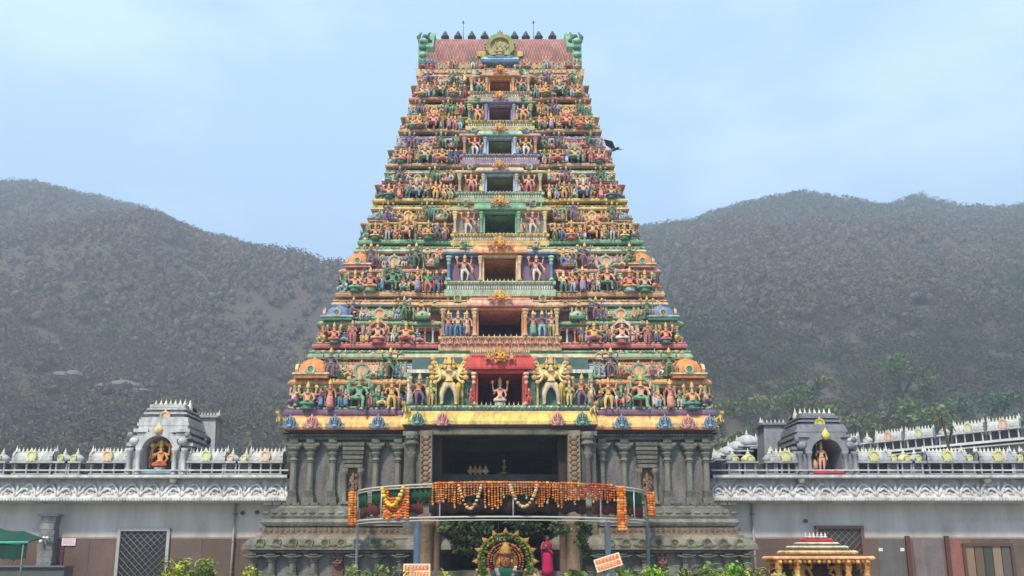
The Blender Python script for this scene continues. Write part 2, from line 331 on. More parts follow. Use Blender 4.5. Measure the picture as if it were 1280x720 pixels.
# ------------------------------------------------------------------ structure: ground, forecourt, hills
def jitc(c, a=14): return tuple(int(min(255, max(0, x + random.uniform(-a, a)))) for x in c)
g = MB(); g.add(tmpl([(-2500,-300,0),(2500,-300,0),(2500,3500,0),(-2500,3500,0)], [(0,1,2,3)]), cols=(120,106,88)); tag(g.build('ground', M['earth']), kind='structure')
g = MB(); g.add(tmpl([(-27,-12,.004),(27,-12,.004),(27,29.7,.004),(-27,29.7,.004)], [(0,1,2,3)]), cols=(140,134,124)); tag(g.build('forecourt_paving', M['paving']), kind='structure')

def vnoise(x, y, s, seed):
    r = np.random.default_rng(seed); G = r.uniform(-1, 1, (64, 64)); x = np.asarray(x) / s + 500; y = np.asarray(y) / s + 500
    xi = np.floor(x).astype(int); yi = np.floor(y).astype(int); fx = x - xi; fy = y - yi; fx = fx*fx*(3-2*fx); fy = fy*fy*(3-2*fy)
    a = G[xi % 64, yi % 64]; b = G[(xi+1) % 64, yi % 64]; c = G[xi % 64, (yi+1) % 64]; d = G[(xi+1) % 64, (yi+1) % 64]
    return (a*(1-fx)+b*fx)*(1-fy) + (c*(1-fx)+d*fx)*fy
CREST = [(-400,210),(0,236),(45,240),(100,254),(150,264),(200,273),(260,297),(340,320),(423,342),(500,372),(560,395),(625,380),(700,330),(760,300),(800,284),(850,278),(900,268),(950,255),(1010,248),(1060,257),(1110,262),(1150,254),(1190,272),(1240,278),(1280,274),(1700,268)]
YC = 430.
def hill_z(X, Y):
    px = HX + F * (X / np.maximum(Y, 1)) * .93
    cy = np.interp(px, [c[0] for c in CREST], [c[1] for c in CREST])
    zc = CZ + YC * np.tan(PITCH + np.arctan((PY - cy) / F)) - 7
    t = np.clip((Y - 105) / (YC - 105), 0, None)
    prof = np.where(t < 1, .5*t + .5*np.sin(t * pi / 2) ** 1.3, 1 - .35 * (t - 1))
    n = (vnoise(X, Y, 70, 1) * 12 + vnoise(X, Y, 28, 2) * 5 + vnoise(X, Y, 9, 3) * 1.5) * np.clip(t * 2.2, 0, 1) * np.clip(1.0 - .75*np.exp(-((t-1)/.18)**2), 0, 1)
    return np.where(t <= 0, -.6, zc * prof + n * np.clip(zc/120, .2, 1) - .6 * (1 - np.clip(t*10, 0, 1)))
nx, ny = 260, 120
gx = np.linspace(-620, 620, nx); gy = np.linspace(95, 620, ny); X, Yg = np.meshgrid(gx, gy); Z = hill_z(X, Yg)
v = np.c_[X.ravel(), Yg.ravel(), Z.ravel()]
i = np.arange((ny-1)*nx).reshape(ny-1, nx)[:, :-1].ravel(); q = np.c_[i, i+1, i+nx+1, i+nx]
ht = T(v, q.ravel().astype(np.int32), np.full(len(q), 4, np.int32), np.zeros(len(q), np.int32), np.ones(len(q), bool))
g = MB(); g.add(ht, cols=(92, 88, 74))
cx_ = v[q].mean(1); nn = vnoise(cx_[:,0], cx_[:,1], 40, 11) + .6*vnoise(cx_[:,0], cx_[:,1], 15, 12)
base = lin(np.array([(92, 80, 68)])); al = lin(np.array([(74, 72, 54)])); mixf = np.clip(.5 + .6*nn, 0, 1)[:, None]
g.C[-1] = base * (1-mixf) + al * mixf
tag(g.build('hills', M['hill']), kind='structure')

# ------------------------------------------------------------------ foliage
def leaf_cloud(cen, rad, n, size, cols, flat=.0, hollow=.35):
    """n small leaf-clump faces spread through the volume of several ellipsoids; cen (m,3) rad (m,3)"""
    m = len(cen); k = rng.integers(0, m, n); d = rng.normal(size=(n, 3)); d /= np.linalg.norm(d, axis=1)[:, None]
    r = hollow + (1-hollow) * rng.random(n) ** .5; p = cen[k] + d * rad[k] * r[:, None]
    a = rng.normal(size=(n, 3)); a /= np.linalg.norm(a, axis=1)[:, None]; b = np.cross(a, rng.normal(size=(n, 3))); b /= np.linalg.norm(b, axis=1)[:, None]
    s = size * rng.uniform(.6, 1.4, n)[:, None]
    V = np.stack([p - a*s, p - b*s*.6, p + a*s, p + b*s*.6], 1).reshape(-1, 3)
    C = lin(np.array(cols, float)); cl = C[(k + rng.integers(0, 2, n)) % len(C)] * rng.uniform(.75, 1.25, n)[:, None]
    t = T(V, np.arange(4*n, dtype=np.int32), np.full(n, 4, np.int32), np.zeros(n, np.int32), np.zeros(n, bool)); return t, cl
def add_cloud(mb, *a, **k):
    t, cl = leaf_cloud(*a, **k); mb.add(t); mb.C[-1] = cl
# the wooded slopes: a mass nobody could count
def forest(n, name, cols_fn, nface, accept, fsz, hs, core):
    P_ = []; 
    while len(P_) < n:
        Y = 112 + 345 * random.random() ** .75; X = random.uniform(-.82, .86) * Y
        if accept(X, Y): P_.append((X, Y))
    P_ = np.array(P_); z = hill_z(P_[:, 0], P_[:, 1]); h = hs * rng.uniform(3.2, 6.8, n) * (1 + .25*vnoise(P_[:,0], P_[:,1], 50, 5)); wd = h * rng.uniform(.4, .62, n)
    N = n * nface; k = np.repeat(np.arange(n), nface)
    d = rng.normal(size=(N, 3)); d /= np.linalg.norm(d, axis=1)[:, None]; d[:, 2] = np.abs(d[:, 2]) * 1.0 - .25
    lump = 1 + .25 * np.sin(d[:, 0]*5 + k) * np.cos(d[:, 1]*4 + k*1.7)
    p = np.c_[P_[k, 0] + d[:, 0]*wd[k]*lump, P_[k, 1] + d[:, 1]*wd[k]*lump, z[k] + h[k]*.5 + d[:, 2]*h[k]*.5*lump]
    a = rng.normal(size=(N, 3)); a /= np.linalg.norm(a, axis=1)[:, None]; b = np.cross(a, rng.normal(size=(N, 3))); b /= np.linalg.norm(b, axis=1)[:, None]
    s = (fsz * wd[k] * rng.uniform(.5, 1.4, N))[:, None]
    V = np.stack([p - a*s, p - b*s*.6, p + a*s, p + b*s*.6], 1).reshape(-1, 3)
    base = cols_fn(P_[:, 0], P_[:, 1]); cl = base[k] * rng.uniform(.8, 1.2, N)[:, None]
    mb = MB(); mb.add(T(V, np.arange(4*N, dtype=np.int32), np.full(N, 4, np.int32), np.zeros(N, np.int32), np.zeros(N, bool))); mb.C[-1] = cl
    B_ = lathe([(.75, -.9), (1, -.2), (.86, .4), (.45, .85), (.1, 1)], 8, cap=False); nb_ = len(B_.v); kk = np.repeat(np.arange(n), nb_)
    vv = np.tile(B_.v, (n, 1)) * (1 + rng.uniform(-.22, .22, (n*nb_, 1)))
    vv = np.c_[P_[kk, 0] + vv[:, 0]*wd[kk]*core, P_[kk, 1] + vv[:, 1]*wd[kk]*core, z[kk] + h[kk]*.46 + vv[:, 2]*h[kk]*.5*core]
    ll = (np.tile(B_.l, n) + np.repeat(np.arange(n)*nb_, len(B_.l))).astype(np.int32); nf_ = len(B_.t)
    mb.add(T(vv, ll, np.tile(B_.t, n), np.zeros(n*nf_, np.int32), np.ones(n*nf_, bool))); mb.C[-1] = np.repeat(base, nf_, axis=0) * rng.uniform(.88, 1.12, (n*nf_, 1))
    return tag(mb.build(name, M['forest']), 'dry grey and olive woodland covering the upper hillsides behind the temple' if hs == 1. else 'dry brown and olive woodland on the lowest slopes behind the galleries', 'woodland', kind='stuff')
def fcols(X, Y):
    dry = lin(np.array([(108,92,74),(96,82,62),(114,98,78),(84,74,54)])); gr = lin(np.array([(72,84,40),(58,74,38),(88,90,44),(56,68,40)]))
    n = len(X); u = X / Y; low = np.clip((235 - Y + 25*vnoise(X, Y, 30, 31)) / 80, 0, 1)
    pg = np.clip(.28 + .35*vnoise(X, Y, 55, 21) + .45*np.clip((Y-330)/90, 0, 1) + 1.1*low*np.clip(u*6 - .4, 0, 1), .03, 1.)
    isg = rng.random(n) < pg; i = rng.integers(0, 4, n)
    q_ = np.where(isg[:, None], gr[i], dry[i]); pm = pg[:, None]*gr.mean(0) + (1-pg[:, None])*dry.mean(0)
    return (.45*q_ + .55*pm) * rng.uniform(.88, 1.08, n)[:, None]
forest(13500, 'hillside_woodland', fcols, 50, lambda X, Y: Y > 205, .14, 1.1, .42)
forest(3600, 'lower_slope_woodland', fcols, 190, lambda X, Y: Y < 215, .105, .85, .3)

def tree(x, y, z, h, cw, cols, label, name='tree', leaf=.35, n=900, bare=.35, group=None, trunkc=(96, 84, 70), nb=7, cb=.4):
    t = thing(name, (x, y, z - .3), label, 'tree', group)
    tr = MB(); top = Vector((x + random.uniform(-.1, .1)*h, y, z + h*.62)); b = Vector((x, y, z-.3))
    tr.add(tube([b, b.lerp(top, .5) + Vector((random.uniform(-.03, .03)*h, 0, 0)), top], [h*.032, h*.022, h*.012], 7), cols=trunkc)
    cen = []; rad = []
    for k in range(nb):
        a = k * 2.4 + random.random(); rr = cw * random.uniform(.25, .72); e = Vector((x + cos(a)*rr, y + sin(a)*rr, z + h * random.uniform(cb + .08, .9)))
        s = b.lerp(top, random.uniform(.45, .95)); tr.add(tube([s, s.lerp(e, .55) + Vector((0, 0, h*.03)), e], [h*.012, h*.008, h*.003], 5), cols=trunkc)
        for j in range(4):
            e2 = e + Vector((random.uniform(-1, 1), random.uniform(-1, 1), random.uniform(-.3, 1))) * cw * .35
            tr.add(tube([e.lerp(s, .2), e2], [h*.005, h*.0015], 4), cols=trunkc)
        cen.append(e); q = random.uniform(.28, .48) * cw; rad.append((q, q, q * random.uniform(.55, .8)))
    tr.build('trunk', M['bark'], t)
    c = MB(); add_cloud(c, np.array(cen), np.array(rad), n, leaf, cols, hollow=bare); c.build('crown', M['leaf'], t)
    return t

# trees that stand out on the two crests
DRYG = [(110,106,72),(96,98,58),(122,112,82),(86,92,52)]; GRN = [(74,98,40),(96,116,48),(60,82,38),(110,118,56)]; DUSK = [(70,86,60),(60,78,56),(84,92,66)]
def gz(X, Y): return float(hill_z(np.array([X]), np.array([Y]))[0])
def crest_tree(px, py_top, hpx, cwpx, label, n, leafy, nm='ridge_tree', col=DRYG):
    X = (px - HX) / F * YC * 1.07; z = gz(X, YC); k = YC / F * 1.1
    tree(X, YC, z - 1, hpx * k + 1, cwpx * k, col, label, nm, leaf=.5, n=int(n*2.2), bare=.25, nb=8, cb=.35)
crest_tree(8, 0, 17, 11, 'thin grey tree on the left crest, at the very edge of the photo', 120, 0)
crest_tree(34, 0, 20, 9, 'sparse bare tree on the left crest with a narrow crown, left of its wide neighbour', 90, 0)
crest_tree(58, 0, 21, 15, 'wide sparse bare tree standing highest on the left crest', 170, 0)
crest_tree(112, 0, 14, 12, 'rounded olive tree on the left crest just past the bare trees', 200, 0, col=DUSK)
crest_tree(137, 0, 17, 11, 'dark pointed tree poking above the middle of the left crest', 230, 0, col=DUSK)
crest_tree(205, 0, 17, 16, 'broad leafy tree where the left crest begins to fall', 260, 0)
crest_tree(232, 0, 14, 12, 'pale sparse tree right beside the broad one on the falling left crest', 120, 0)
crest_tree(283, 0, 15, 13, 'round dark tree halfway down the falling left crest', 260, 0, col=DUSK)
crest_tree(328, 0, 14, 12, 'ragged grey tree low on the falling left crest', 150, 0)
crest_tree(372, 0, 15, 13, 'pale ragged tree lowest on the left crest near the tower', 150, 0)
crest_tree(885, 0, 12, 11, 'small dark tree on the rising part of the right crest', 220, 0, col=DUSK)
crest_tree(945, 0, 13, 14, 'low wide tree on the right crest before its summit', 260, 0, col=DUSK)
crest_tree(985, 0, 15, 15, 'leafy dark tree left of the summit clump on the right crest', 300, 0, col=DUSK)
crest_tree(1012, 0, 17, 16, 'tallest leafy tree at the summit of the right crest', 320, 0, col=DUSK)
crest_tree(1065, 0, 13, 12, 'thin grey tree in the dip of the right crest', 120, 0)
crest_tree(1108, 0, 14, 11, 'dark tree on the right crest just left of the wide pale tree', 230, 0, col=DUSK)
crest_tree(1148, 0, 22, 18, 'large pale spreading tree standing out on the right crest', 260, 0)
crest_tree(1172, 0, 15, 11, 'half bare tree right of the large pale tree on the right crest', 90, 0)
crest_tree(1238, 0, 12, 13, 'dark round tree on the far right crest', 260, 0, col=DUSK)
crest_tree(1268, 0, 13, 12, 'dark jagged tree at the right edge of the photo on the crest', 230, 0, col=DUSK)
# nearer trees at the foot of the right hill
spots = [(905,128,15,9),(940,118,12,7.5),(985,132,14,9),(1022,120,13,7),(1060,126,15,9.5),(1098,116,13,7.5),(1130,128,15,8),(1165,122,16,9),(1200,118,15,7),(1240,126,17,9),(1275,116,17,9),(1012,145,15,9),(1150,146,17,9)]
desc = ['olive tree just right of the tower at the foot of the hill','small rounded tree behind the start of the right gallery','broad olive tree behind the grey tower with a round hole','narrow dull tree behind the right shrine tower','broad dry green tree right of the right shrine tower','bright green bushy tree above the stepped back roof','tall dull green tree behind the back roof, left of the rusty pole','wide dark tree directly behind the rusty pole','slim dark tree right of the rusty pole','large green tree second from the right edge','bright green tree at the right edge of the photo','pale olive tree higher up the slope above the right shrine tower','tall green tree higher up the slope above the rusty pole']
for j, (px, Y, h, cw) in enumerate(spots):
    X = (px - HX) / F * Y; tree(X, Y, max(gz(X, Y), 0), h*1.2, cw*.7, [GRN, DRYG, GRN[:2] + DRYG[:2], [(58,96,56),(72,112,64),(50,84,50)]][(0,1,2,1,2,3,0,0,0,3,3,2,0)[j]], desc[j], 'hillside_tree', .36, 1700, .2, nb=9, cb=.3)
# pale rock faces low on the left hill
for px, py, w_, lb in ((72, 506, 7, 'small pale rock outcrop low on the left hill'), (142, 521, 11, 'longer streaked rock outcrop just left of the left shrine tower')):
    Y = 175; X, Zp = P(px, py, Y); zz = gz(X, Y); m = MB()
    for k in range(6):
        a = lathe([(.7, -1), (1, 0), (.7, .7), (.3, 1)], 7, smooth=False); m.add(a, (X + random.uniform(-w_, w_)*.6, Y - 1.5 + k*.3, max(zz, Zp - 2) + .7 + random.uniform(-1.2, 1.2)), (random.uniform(.25, .5)*w_, 2.2, random.uniform(.7, 1.3)), jitc((122, 116, 106)), rz=random.random(), jit=.1)
    o = m.build('rock_outcrop', M['rock'], origin=(X, Y, zz)); tag(o, lb, 'rock')

# ------------------------------------------------------------------ the temple tower
TOW = thing('temple_tower', (0, 34.3, 0), 'tall tapering temple tower covered in brightly painted statues above a grey green stone base', 'temple tower')
YCT = 34.3
C_ = dict(pink=(214,140,132), rose=(196,96,104), orange=(226,146,84), cream=(226,196,150), sand=(206,170,126), green=(100,168,130), teal=(52,128,112), dteal=(40,92,88), blue=(74,128,180), lblue=(158,192,214), purple=(104,76,116), violet=(150,128,176), red=(196,48,48), yellow=(226,196,104), brown=(120,78,56), grey=(150,156,150), white=(226,220,206), skin=(224,166,124), tan=(190,146,104), dgreen=(52,104,72), navy=(50,56,110), mint=(150,196,160), lemon=(220,214,120))
C_ = {k_: tuple(int(.8*a_+.2*b_) for a_, b_ in zip(v_, (216,190,166))) for k_, v_ in C_.items()}
SK = [C_['skin'], (232,190,150), (206,140,100), (96,150,120), (110,80,110), (70,110,160), (228,170,150), (190,150,110)]
CLO = [C_['green'], C_['rose'], C_['orange'], C_['teal'], C_['blue'], C_['yellow'], C_['white'], C_['purple'], C_['red'], C_['lblue'], C_['dgreen'], C_['pink']]
def pal(skin=None, cloth=None, acc=None, ped=None):
    return [jitc(skin or random.choice(SK), 8), jitc(cloth or random.choice(CLO), 8), jitc((214,172,112), 14), jitc(acc or random.choice(CLO), 8), jitc(ped or random.choice(CLO), 8)]
NST = [0]
SMALL = MB()
def statue(parent, pose, x, y, z, h, colors, rz=0, small=False, label=None, wide=1.08):
    if small: SMALL.add(PLOW[pose], (x, y, z), (h*wide*1.1, h*wide*1.1, h), colors, rz=rz); return
    m = MB(); m.add(POSE[pose], (x, y, z), (h*wide, h*wide, h), colors, rz=rz)
    o = m.build('statue', M['stucco'], parent, origin=(x, y, z)); NST[0] += 1
    if label: o['label'] = label
def column(mb, x, y, z0, z1, r, c1, c2, n=8):
    h = z1 - z0
    mb.add(lathe([(1.45,0),(1.45,.07),(1.05,.09),(.9,.12),(.86,.66),(1.2,.70),(1.2,.73),(.85,.76),(1.25,.82),(1.5,.88),(1.1,.9),(1.7,.93),(1.7,1)], n, [1,1,1,0,1,1,0,0,1,1,0,1], ph=pi/n), (x, y, z0), (r, r, h), (c1, c2))
def nasi(mb, x, y, z, r, c, d=.12, rz=0): mb.add(NASI, (x, y, z + r), (r, d, r), c, rz=rz)
def dentils(mb, x0, x1, y, z, w_, h, d, c, gap=.5, jit=.12):
    n = max(1, int((x1 - x0) / (w_ * (1 + gap)))); st_ = (x1 - x0) / n
    for k in range(n): mb.box(x0 + st_*(k+.5) - w_/2, x0 + st_*(k+.5) + w_/2, y - d, y, z, z + h, c, jit)
def petals(mb, x0, x1, y, z, w_, h, c, jit=.15, d=.06):
    n = max(1, int(abs(x1 - x0) / w_)); st_ = (x1 - x0) / n
    for k in range(n): mb.add(SPH, (x0 + st_*(k+.5), y, z + h/2), (abs(st_)*.42, d, h/2), c[k % len(c)], jit=jit)
def sala(mb, x, y, z, hw, d, h, body, rib, trim, nas):           # oblong pavilion with a ribbed barrel roof; y = its front
    hb = h*.10; mb.box(x-hw*.92, x+hw*.92, y, y+d, z, z+hb, trim)
    mb.box(x-hw*1.04, x+hw*1.04, y-.06, y+d, z+hb, z+hb*1.6, rib)
    n = max(6, int(hw*2/.16)); rings = []; z0 = z + hb*1.6; rh = h*.68
    for k in range(n*2 + 1):
        X_ = x - hw + hw*2*k/(n*2); s_ = 1.0 if k % 2 else .93
        rings.append([(X_, y + d*.5 - d*.52*s_*cos(a)*(1 + .12*sin(a*2)), z0 + rh*s_*sin(a)) for a in np.linspace(0, pi, 9)])
    mb.add(loft(rings, [k % 2 for k in range(n*2)]), cols=(body, rib), jit=.05)
    mb.box(x-hw*.96, x+hw*.96, y+d*.36, y+d*.64, z0+rh*.97, z0+rh*1.08, trim)
    nasi(mb, x, y-.09, z+hb*.6, min(hw*.42, rh*.52), nas, .16)
    for s_ in (-1, 1):
        mb.add(NASI, (x+s_*hw*1.02, y+d*.5, z0+rh*.48), (d*.55, .1, rh*.55), nas, rz=s_*pi/2)
        nasi(mb, x+s_*hw*.68, y-.05, z+hb, rh*.2, nas, .1)
    nf = 3 if hw < .8 else 5
    for k in range(nf): mb.add(FINIAL, (x + hw*.75*(2*k/(nf-1)-1), y+d*.5, z0+rh*1.02), (.16*h, .16*h, h*.26), nas[0])
def kuta(mb, x, y, z, r, h, body, rib, trim, nas, n=16):          # square pavilion with a ribbed dome
    mb.box(x-r, x+r, y-r, y+r, z, z+h*.1, trim); mb.box(x-r*1.1, x+r*1.1, y-r*1.1, y+r*1.1, z+h*.1, z+h*.15, rib)
    mb.add(lathe([(.72,0),(.98,.02),(1.02,.16),(1,.34),(.84,.58),(.56,.78),(.3,.88),(.34,.93),(.12,1)], n, [0,1,0,0,0,0,1,1], rib=-.06), (x, y, z+h*.15), (r*1.05, r*1.05, h*.62), (body, rib))
    nasi(mb, x, y-r*1.12, z+h*.12, r*.26, nas, .1)
    for s_ in (-1, 1): mb.add(NASI, (x+s_*r*1.12, y, z+h*.12+r*.42), (r*.42, .12, r*.42), nas, rz=s_*pi/2)
    mb.add(FINIAL, (x, y, z+h*.74), (.2*h, .2*h, h*.26), nas[0])

TIERS = [  # bottom px, top px, outer half px, bay half px, door half px, door top px, door bottom px, front Y
 (517,435,266,116,28,467,507,28.5),(434,371,231,73,27,388,421,29.0),(370,304,203,66,20,322,352,29.5),(304,252,176,58,19,267,293,30.0),
 (252,208,158,52,16.5,220,241,30.4),(208,165,142,46,14.5,174,194,30.8),(165,125,126,40,13.5,133,152,31.2),(125,87,113,37,12.5,100,116,31.6)]
SCH = [  # wall: brown darkened so the colour carries the shade of gaps behind statues
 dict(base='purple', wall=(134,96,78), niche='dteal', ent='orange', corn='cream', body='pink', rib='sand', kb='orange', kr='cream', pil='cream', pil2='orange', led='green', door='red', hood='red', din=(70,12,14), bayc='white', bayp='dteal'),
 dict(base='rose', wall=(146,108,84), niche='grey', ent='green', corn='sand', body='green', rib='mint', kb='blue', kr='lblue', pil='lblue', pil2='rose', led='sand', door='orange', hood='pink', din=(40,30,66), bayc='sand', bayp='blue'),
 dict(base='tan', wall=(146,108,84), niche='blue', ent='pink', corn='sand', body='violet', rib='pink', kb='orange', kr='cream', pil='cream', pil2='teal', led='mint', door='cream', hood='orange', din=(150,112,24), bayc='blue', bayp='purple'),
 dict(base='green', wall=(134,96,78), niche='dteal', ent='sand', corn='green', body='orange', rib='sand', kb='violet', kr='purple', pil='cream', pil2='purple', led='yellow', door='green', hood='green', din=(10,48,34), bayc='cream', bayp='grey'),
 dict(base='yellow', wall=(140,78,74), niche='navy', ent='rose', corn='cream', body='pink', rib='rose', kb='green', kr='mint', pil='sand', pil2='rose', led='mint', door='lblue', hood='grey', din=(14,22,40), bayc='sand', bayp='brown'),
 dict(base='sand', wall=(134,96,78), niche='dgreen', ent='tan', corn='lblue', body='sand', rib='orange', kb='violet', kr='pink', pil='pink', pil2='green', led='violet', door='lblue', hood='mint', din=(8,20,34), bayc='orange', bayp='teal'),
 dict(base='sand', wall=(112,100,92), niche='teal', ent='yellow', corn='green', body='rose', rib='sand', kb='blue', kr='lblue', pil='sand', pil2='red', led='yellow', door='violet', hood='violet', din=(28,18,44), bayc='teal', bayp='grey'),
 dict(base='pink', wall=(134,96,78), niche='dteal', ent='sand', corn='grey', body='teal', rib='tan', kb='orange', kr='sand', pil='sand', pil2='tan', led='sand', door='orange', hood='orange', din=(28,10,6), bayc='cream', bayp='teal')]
def storey(k):
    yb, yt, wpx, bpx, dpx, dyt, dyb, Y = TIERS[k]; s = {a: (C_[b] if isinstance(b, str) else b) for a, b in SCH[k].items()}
    small = k >= 4
    z0 = PZ(yb, Y-.3); z1 = PZ(yt, Y-.3); H = z1 - z0; ym = (yb*.65 + yt*.35)
    Wo = PX(HX+wpx, ym, Y); W = Wo-.36; bw = PX(HX+bpx, ym, Y-.4); dw = PX(HX+dpx, ym, Y-.4); dz0 = PZ(dyb, Y-.4); dz1 = PZ(dyt, Y-.4)
    z = lambda f: z0 + f*H
    hd = YCT - Y; YB = Y - .38           # bay front
    Wn = PX(HX+(TIERS[k+1][2] if k < 7 else 101), yt, Y+.5) - .36; Wu = min(W - .12, W - .62*(W-Wn)); Yu = Y + .2; hu = YCT - Yu
    m = MB()
    # core of the storey, hollow behind the doorway
    dd = 1.5
    for s_ in (-1, 1):
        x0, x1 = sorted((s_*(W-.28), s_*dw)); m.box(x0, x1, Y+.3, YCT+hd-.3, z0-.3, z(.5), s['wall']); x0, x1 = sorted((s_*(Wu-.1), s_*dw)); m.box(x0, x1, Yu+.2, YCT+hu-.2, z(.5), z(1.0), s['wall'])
        x0, x1 = sorted((s_*bw*.96, s_*dw)); m.box(x0, x1, YB+.12, Y+.01, z0-.1, z(.86), s['bayp'])
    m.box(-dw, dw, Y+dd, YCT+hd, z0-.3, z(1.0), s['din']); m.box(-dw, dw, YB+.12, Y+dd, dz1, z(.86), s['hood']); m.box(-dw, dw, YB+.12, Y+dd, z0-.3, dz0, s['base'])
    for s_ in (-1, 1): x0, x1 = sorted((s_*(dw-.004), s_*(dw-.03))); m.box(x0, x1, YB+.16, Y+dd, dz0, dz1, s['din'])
    # base mouldings
    for s_ in (-1, 1):
     hx0, hx1 = bw*.97, W; hcx, hhw = s_*(hx0+hx1)/2, (hx1-hx0)/2
     mould(m, hcx, YCT, hhw, hd, [(-.35,z(-.02)),(.34,z(-.02)),(.36,z(.02)),(.34,z(.05)),(.2,z(.055)),(.24,z(.085)),(.16,z(.11)),(-.35,z(.11))], [s['base'],s['base'],s['base'],s['led'],s['base'],s['led'],s['base']])
    # entablature with rounded eave
    for s_ in (-1, 1):
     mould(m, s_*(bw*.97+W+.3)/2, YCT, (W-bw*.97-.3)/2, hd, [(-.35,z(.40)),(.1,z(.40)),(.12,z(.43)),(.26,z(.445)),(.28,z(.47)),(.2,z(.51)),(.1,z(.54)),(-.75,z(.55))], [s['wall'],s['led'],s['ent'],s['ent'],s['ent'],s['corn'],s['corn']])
    # upper cornice of the storey
    mould(m, 0, YCT, Wu, hu, [(-.35,z(.80)),(.04,z(.80)),(.05,z(.825)),(-.2,z(.83)),(-.2,z(.86)),(.16,z(.865)),(.2,z(.89)),(.16,z(.94)),(.08,z(.965)),(.14,z(.975)),(.14,z(1.0)),(-.35,z(1.0))],
          [s['ent'],s['ent'],s['corn'],s['wall'],s['corn'],s['corn'],s['corn'],s['led'],s['led'],s['led'],s['led']])
    sgn = (-1, 1)
    for s_ in sgn:
        for f_, hw_, dep in ((.648, .125, .16), (.895, .062, .12)):
            xc_ = s_*f_*Wo
            if f_ > .8: xc_ = s_*(W - hw_*Wo - .02)
            mould(m, xc_, Y+.5, hw_*Wo, .5+dep-.1, [(.1,z(-.02)),(.34,z(-.018)),(.36,z(.022)),(.34,z(.055)),(.2,z(.06)),(.24,z(.09)),(.16,z(.115)),(-.05,z(.115))], [s['led'],s['base'],s['base'],s['corn'],s['base'],s['led'],s['base']])
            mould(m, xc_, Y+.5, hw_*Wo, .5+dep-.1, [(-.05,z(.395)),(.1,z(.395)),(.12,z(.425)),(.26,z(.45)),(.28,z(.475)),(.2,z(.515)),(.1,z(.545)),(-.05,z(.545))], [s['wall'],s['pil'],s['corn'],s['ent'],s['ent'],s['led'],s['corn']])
            xc_ = s_*min(abs(xc_), Wu-hw_*Wo*.8); mould(m, xc_, Yu+.3, hw_*Wo*.8, .3+dep*.5, [(-.05,z(.863)),(.15,z(.863)),(.2,z(.89)),(.15,z(.935)),(.06,z(.95)),(-.05,z(.95))], [C_[random.choice(['pink','sand','mint','lblue'])], s['pil'], s['led'], s['corn']])
        for f_ in (.5, .575, .735, .80):
            if f_*Wo > bw+.15:
                cc_ = C_[random.choice(['pink','tan','green','orange','lblue','violet','rose'])]
                mould(m, s_*f_*Wo, Yu+.3, .16, .34, [(0,z(.862)),(.12,z(.862)),(.15,z(.89)),(.1,z(.93)),(0,z(.95))], [cc_, cc_, s['corn'], cc_])
                nasi(m, s_*f_*Wo, Yu-.2, z(.855), H*.06, (cc_, C_[random.choice(['brown','teal','rose'])], s['corn']), .12)
                m.add(FINIAL, (s_*f_*Wo, Yu-.1, z(.94)), (.16, .16, H*.1), cc_)
    # pilasters, niches, beads along the wall on both sides of the bay
    for s_ in sgn:
        xa, xb = bw+.06, W-.04
        n = int((xb-xa)/.30)
        for i in range(n+1):
            X_ = xa + (xb-xa)*i/n
            if i < n and i % 2: 
                a, b = sorted((s_*(X_+.06), s_*(X_+(xb-xa)/n-.06))); m.box(a, b, Y+.26, Y+.31, z(.13), z(.36), s['niche'], .1)
            column(m, s_*X_, Y-.09, z(.11), z(.405), .05, s['pil'] if i % 2 else s['pil2'], s['led'], 6)
            if i < n: m.box(*sorted((s_*X_, s_*(X_+(xb-xa)/n))), Y-.028, Y, z(.36), z(.40), s['pil2'] if i % 3 else s['led'], .1)
        a, b = sorted((s_*xa, s_*(W+.1))); a2, b2 = sorted((s_*xa, s_*(Wu+.05)))
        dentils(m, a2, b2, Yu+.08, z(.828), .07, H*.035, .08, C_['cream'], .9)
        petals(m, a, b, Y-.33, z(.055), .2, H*.035, [s['led'], s['corn'], s['base']]); petals(m, a2, b2, Yu-.12, z(.975), .16, H*.03, [s['corn'], s['led']])
        dentils(m, a, b, Y-.18, z(.455), .09, H*.028, .08, s['led'], 1.2)
        nn = max(3, int((b2-a2)/.52))
        for i in range(nn):
            nasi(m, a2 + (b2-a2)*(i+.5)/nn, Yu-.2, z(.862), H*.052, (C_[random.choice(['orange','cream','pink','sand','green'])], C_[random.choice(['rose','teal','brown'])], s['corn']), .1)
            if i % 2: nasi(m, a + (b-a)*(i+.5)/nn, Y-.31, z(.445), H*.04, (s['led'], C_['rose'], s['corn']), .08)
        # scrollwork and busts between the pavilions
        for f in (.40, .455, .56, .735, .82):
            X_ = s_*f*Wo
            if abs(X_) > bw+.1:
                column(m, X_-.09, Y-.2, z(.55), z(.79), .035, C_[random.choice(['cream','pink','mint','lblue'])], s['led'], 6); column(m, X_+.09, Y-.2, z(.55), z(.79), .035, s['pil'], s['led'], 6)
                m.add(SPH, (X_, Y-.15, z(.66)), (.06, .05, H*.07), C_[random.choice(['skin','rose','teal','yellow'])])
    for s_ in sgn:      # flanks of the tower: the same beads and pavilions, seen only from the side
        for yy in np.linspace(Y+.9, YCT+hd-.9, max(3, int(hd*2/1.3))):
            m.add(NASI, (s_*(Wu+.16), yy, z(.92)), (H*.06, .1, H*.06), (C_['orange'], C_['teal'], s['corn']), rz=s_*pi/2)
            m.add(lathe([(.3,0),(.34,.3),(.2,.6),(.05,1)], 8), (s_*(W+.12), yy, z(.11)), (.5, .5, H*.4), random.choice(CLO), jit=.1)
            m.add(lathe([(.9,0),(1,.3),(.7,.7),(.1,1)], 8, rib=-.08), (s_*(W-.05), yy, z(.55)), (.35, .5, H*.25), (s['kb'], s['kr']))
    S = m.build('storey', M['stucco'], TOW)
    # pavilions
    pv = (C_['yellow'], s['niche'], s['led'])
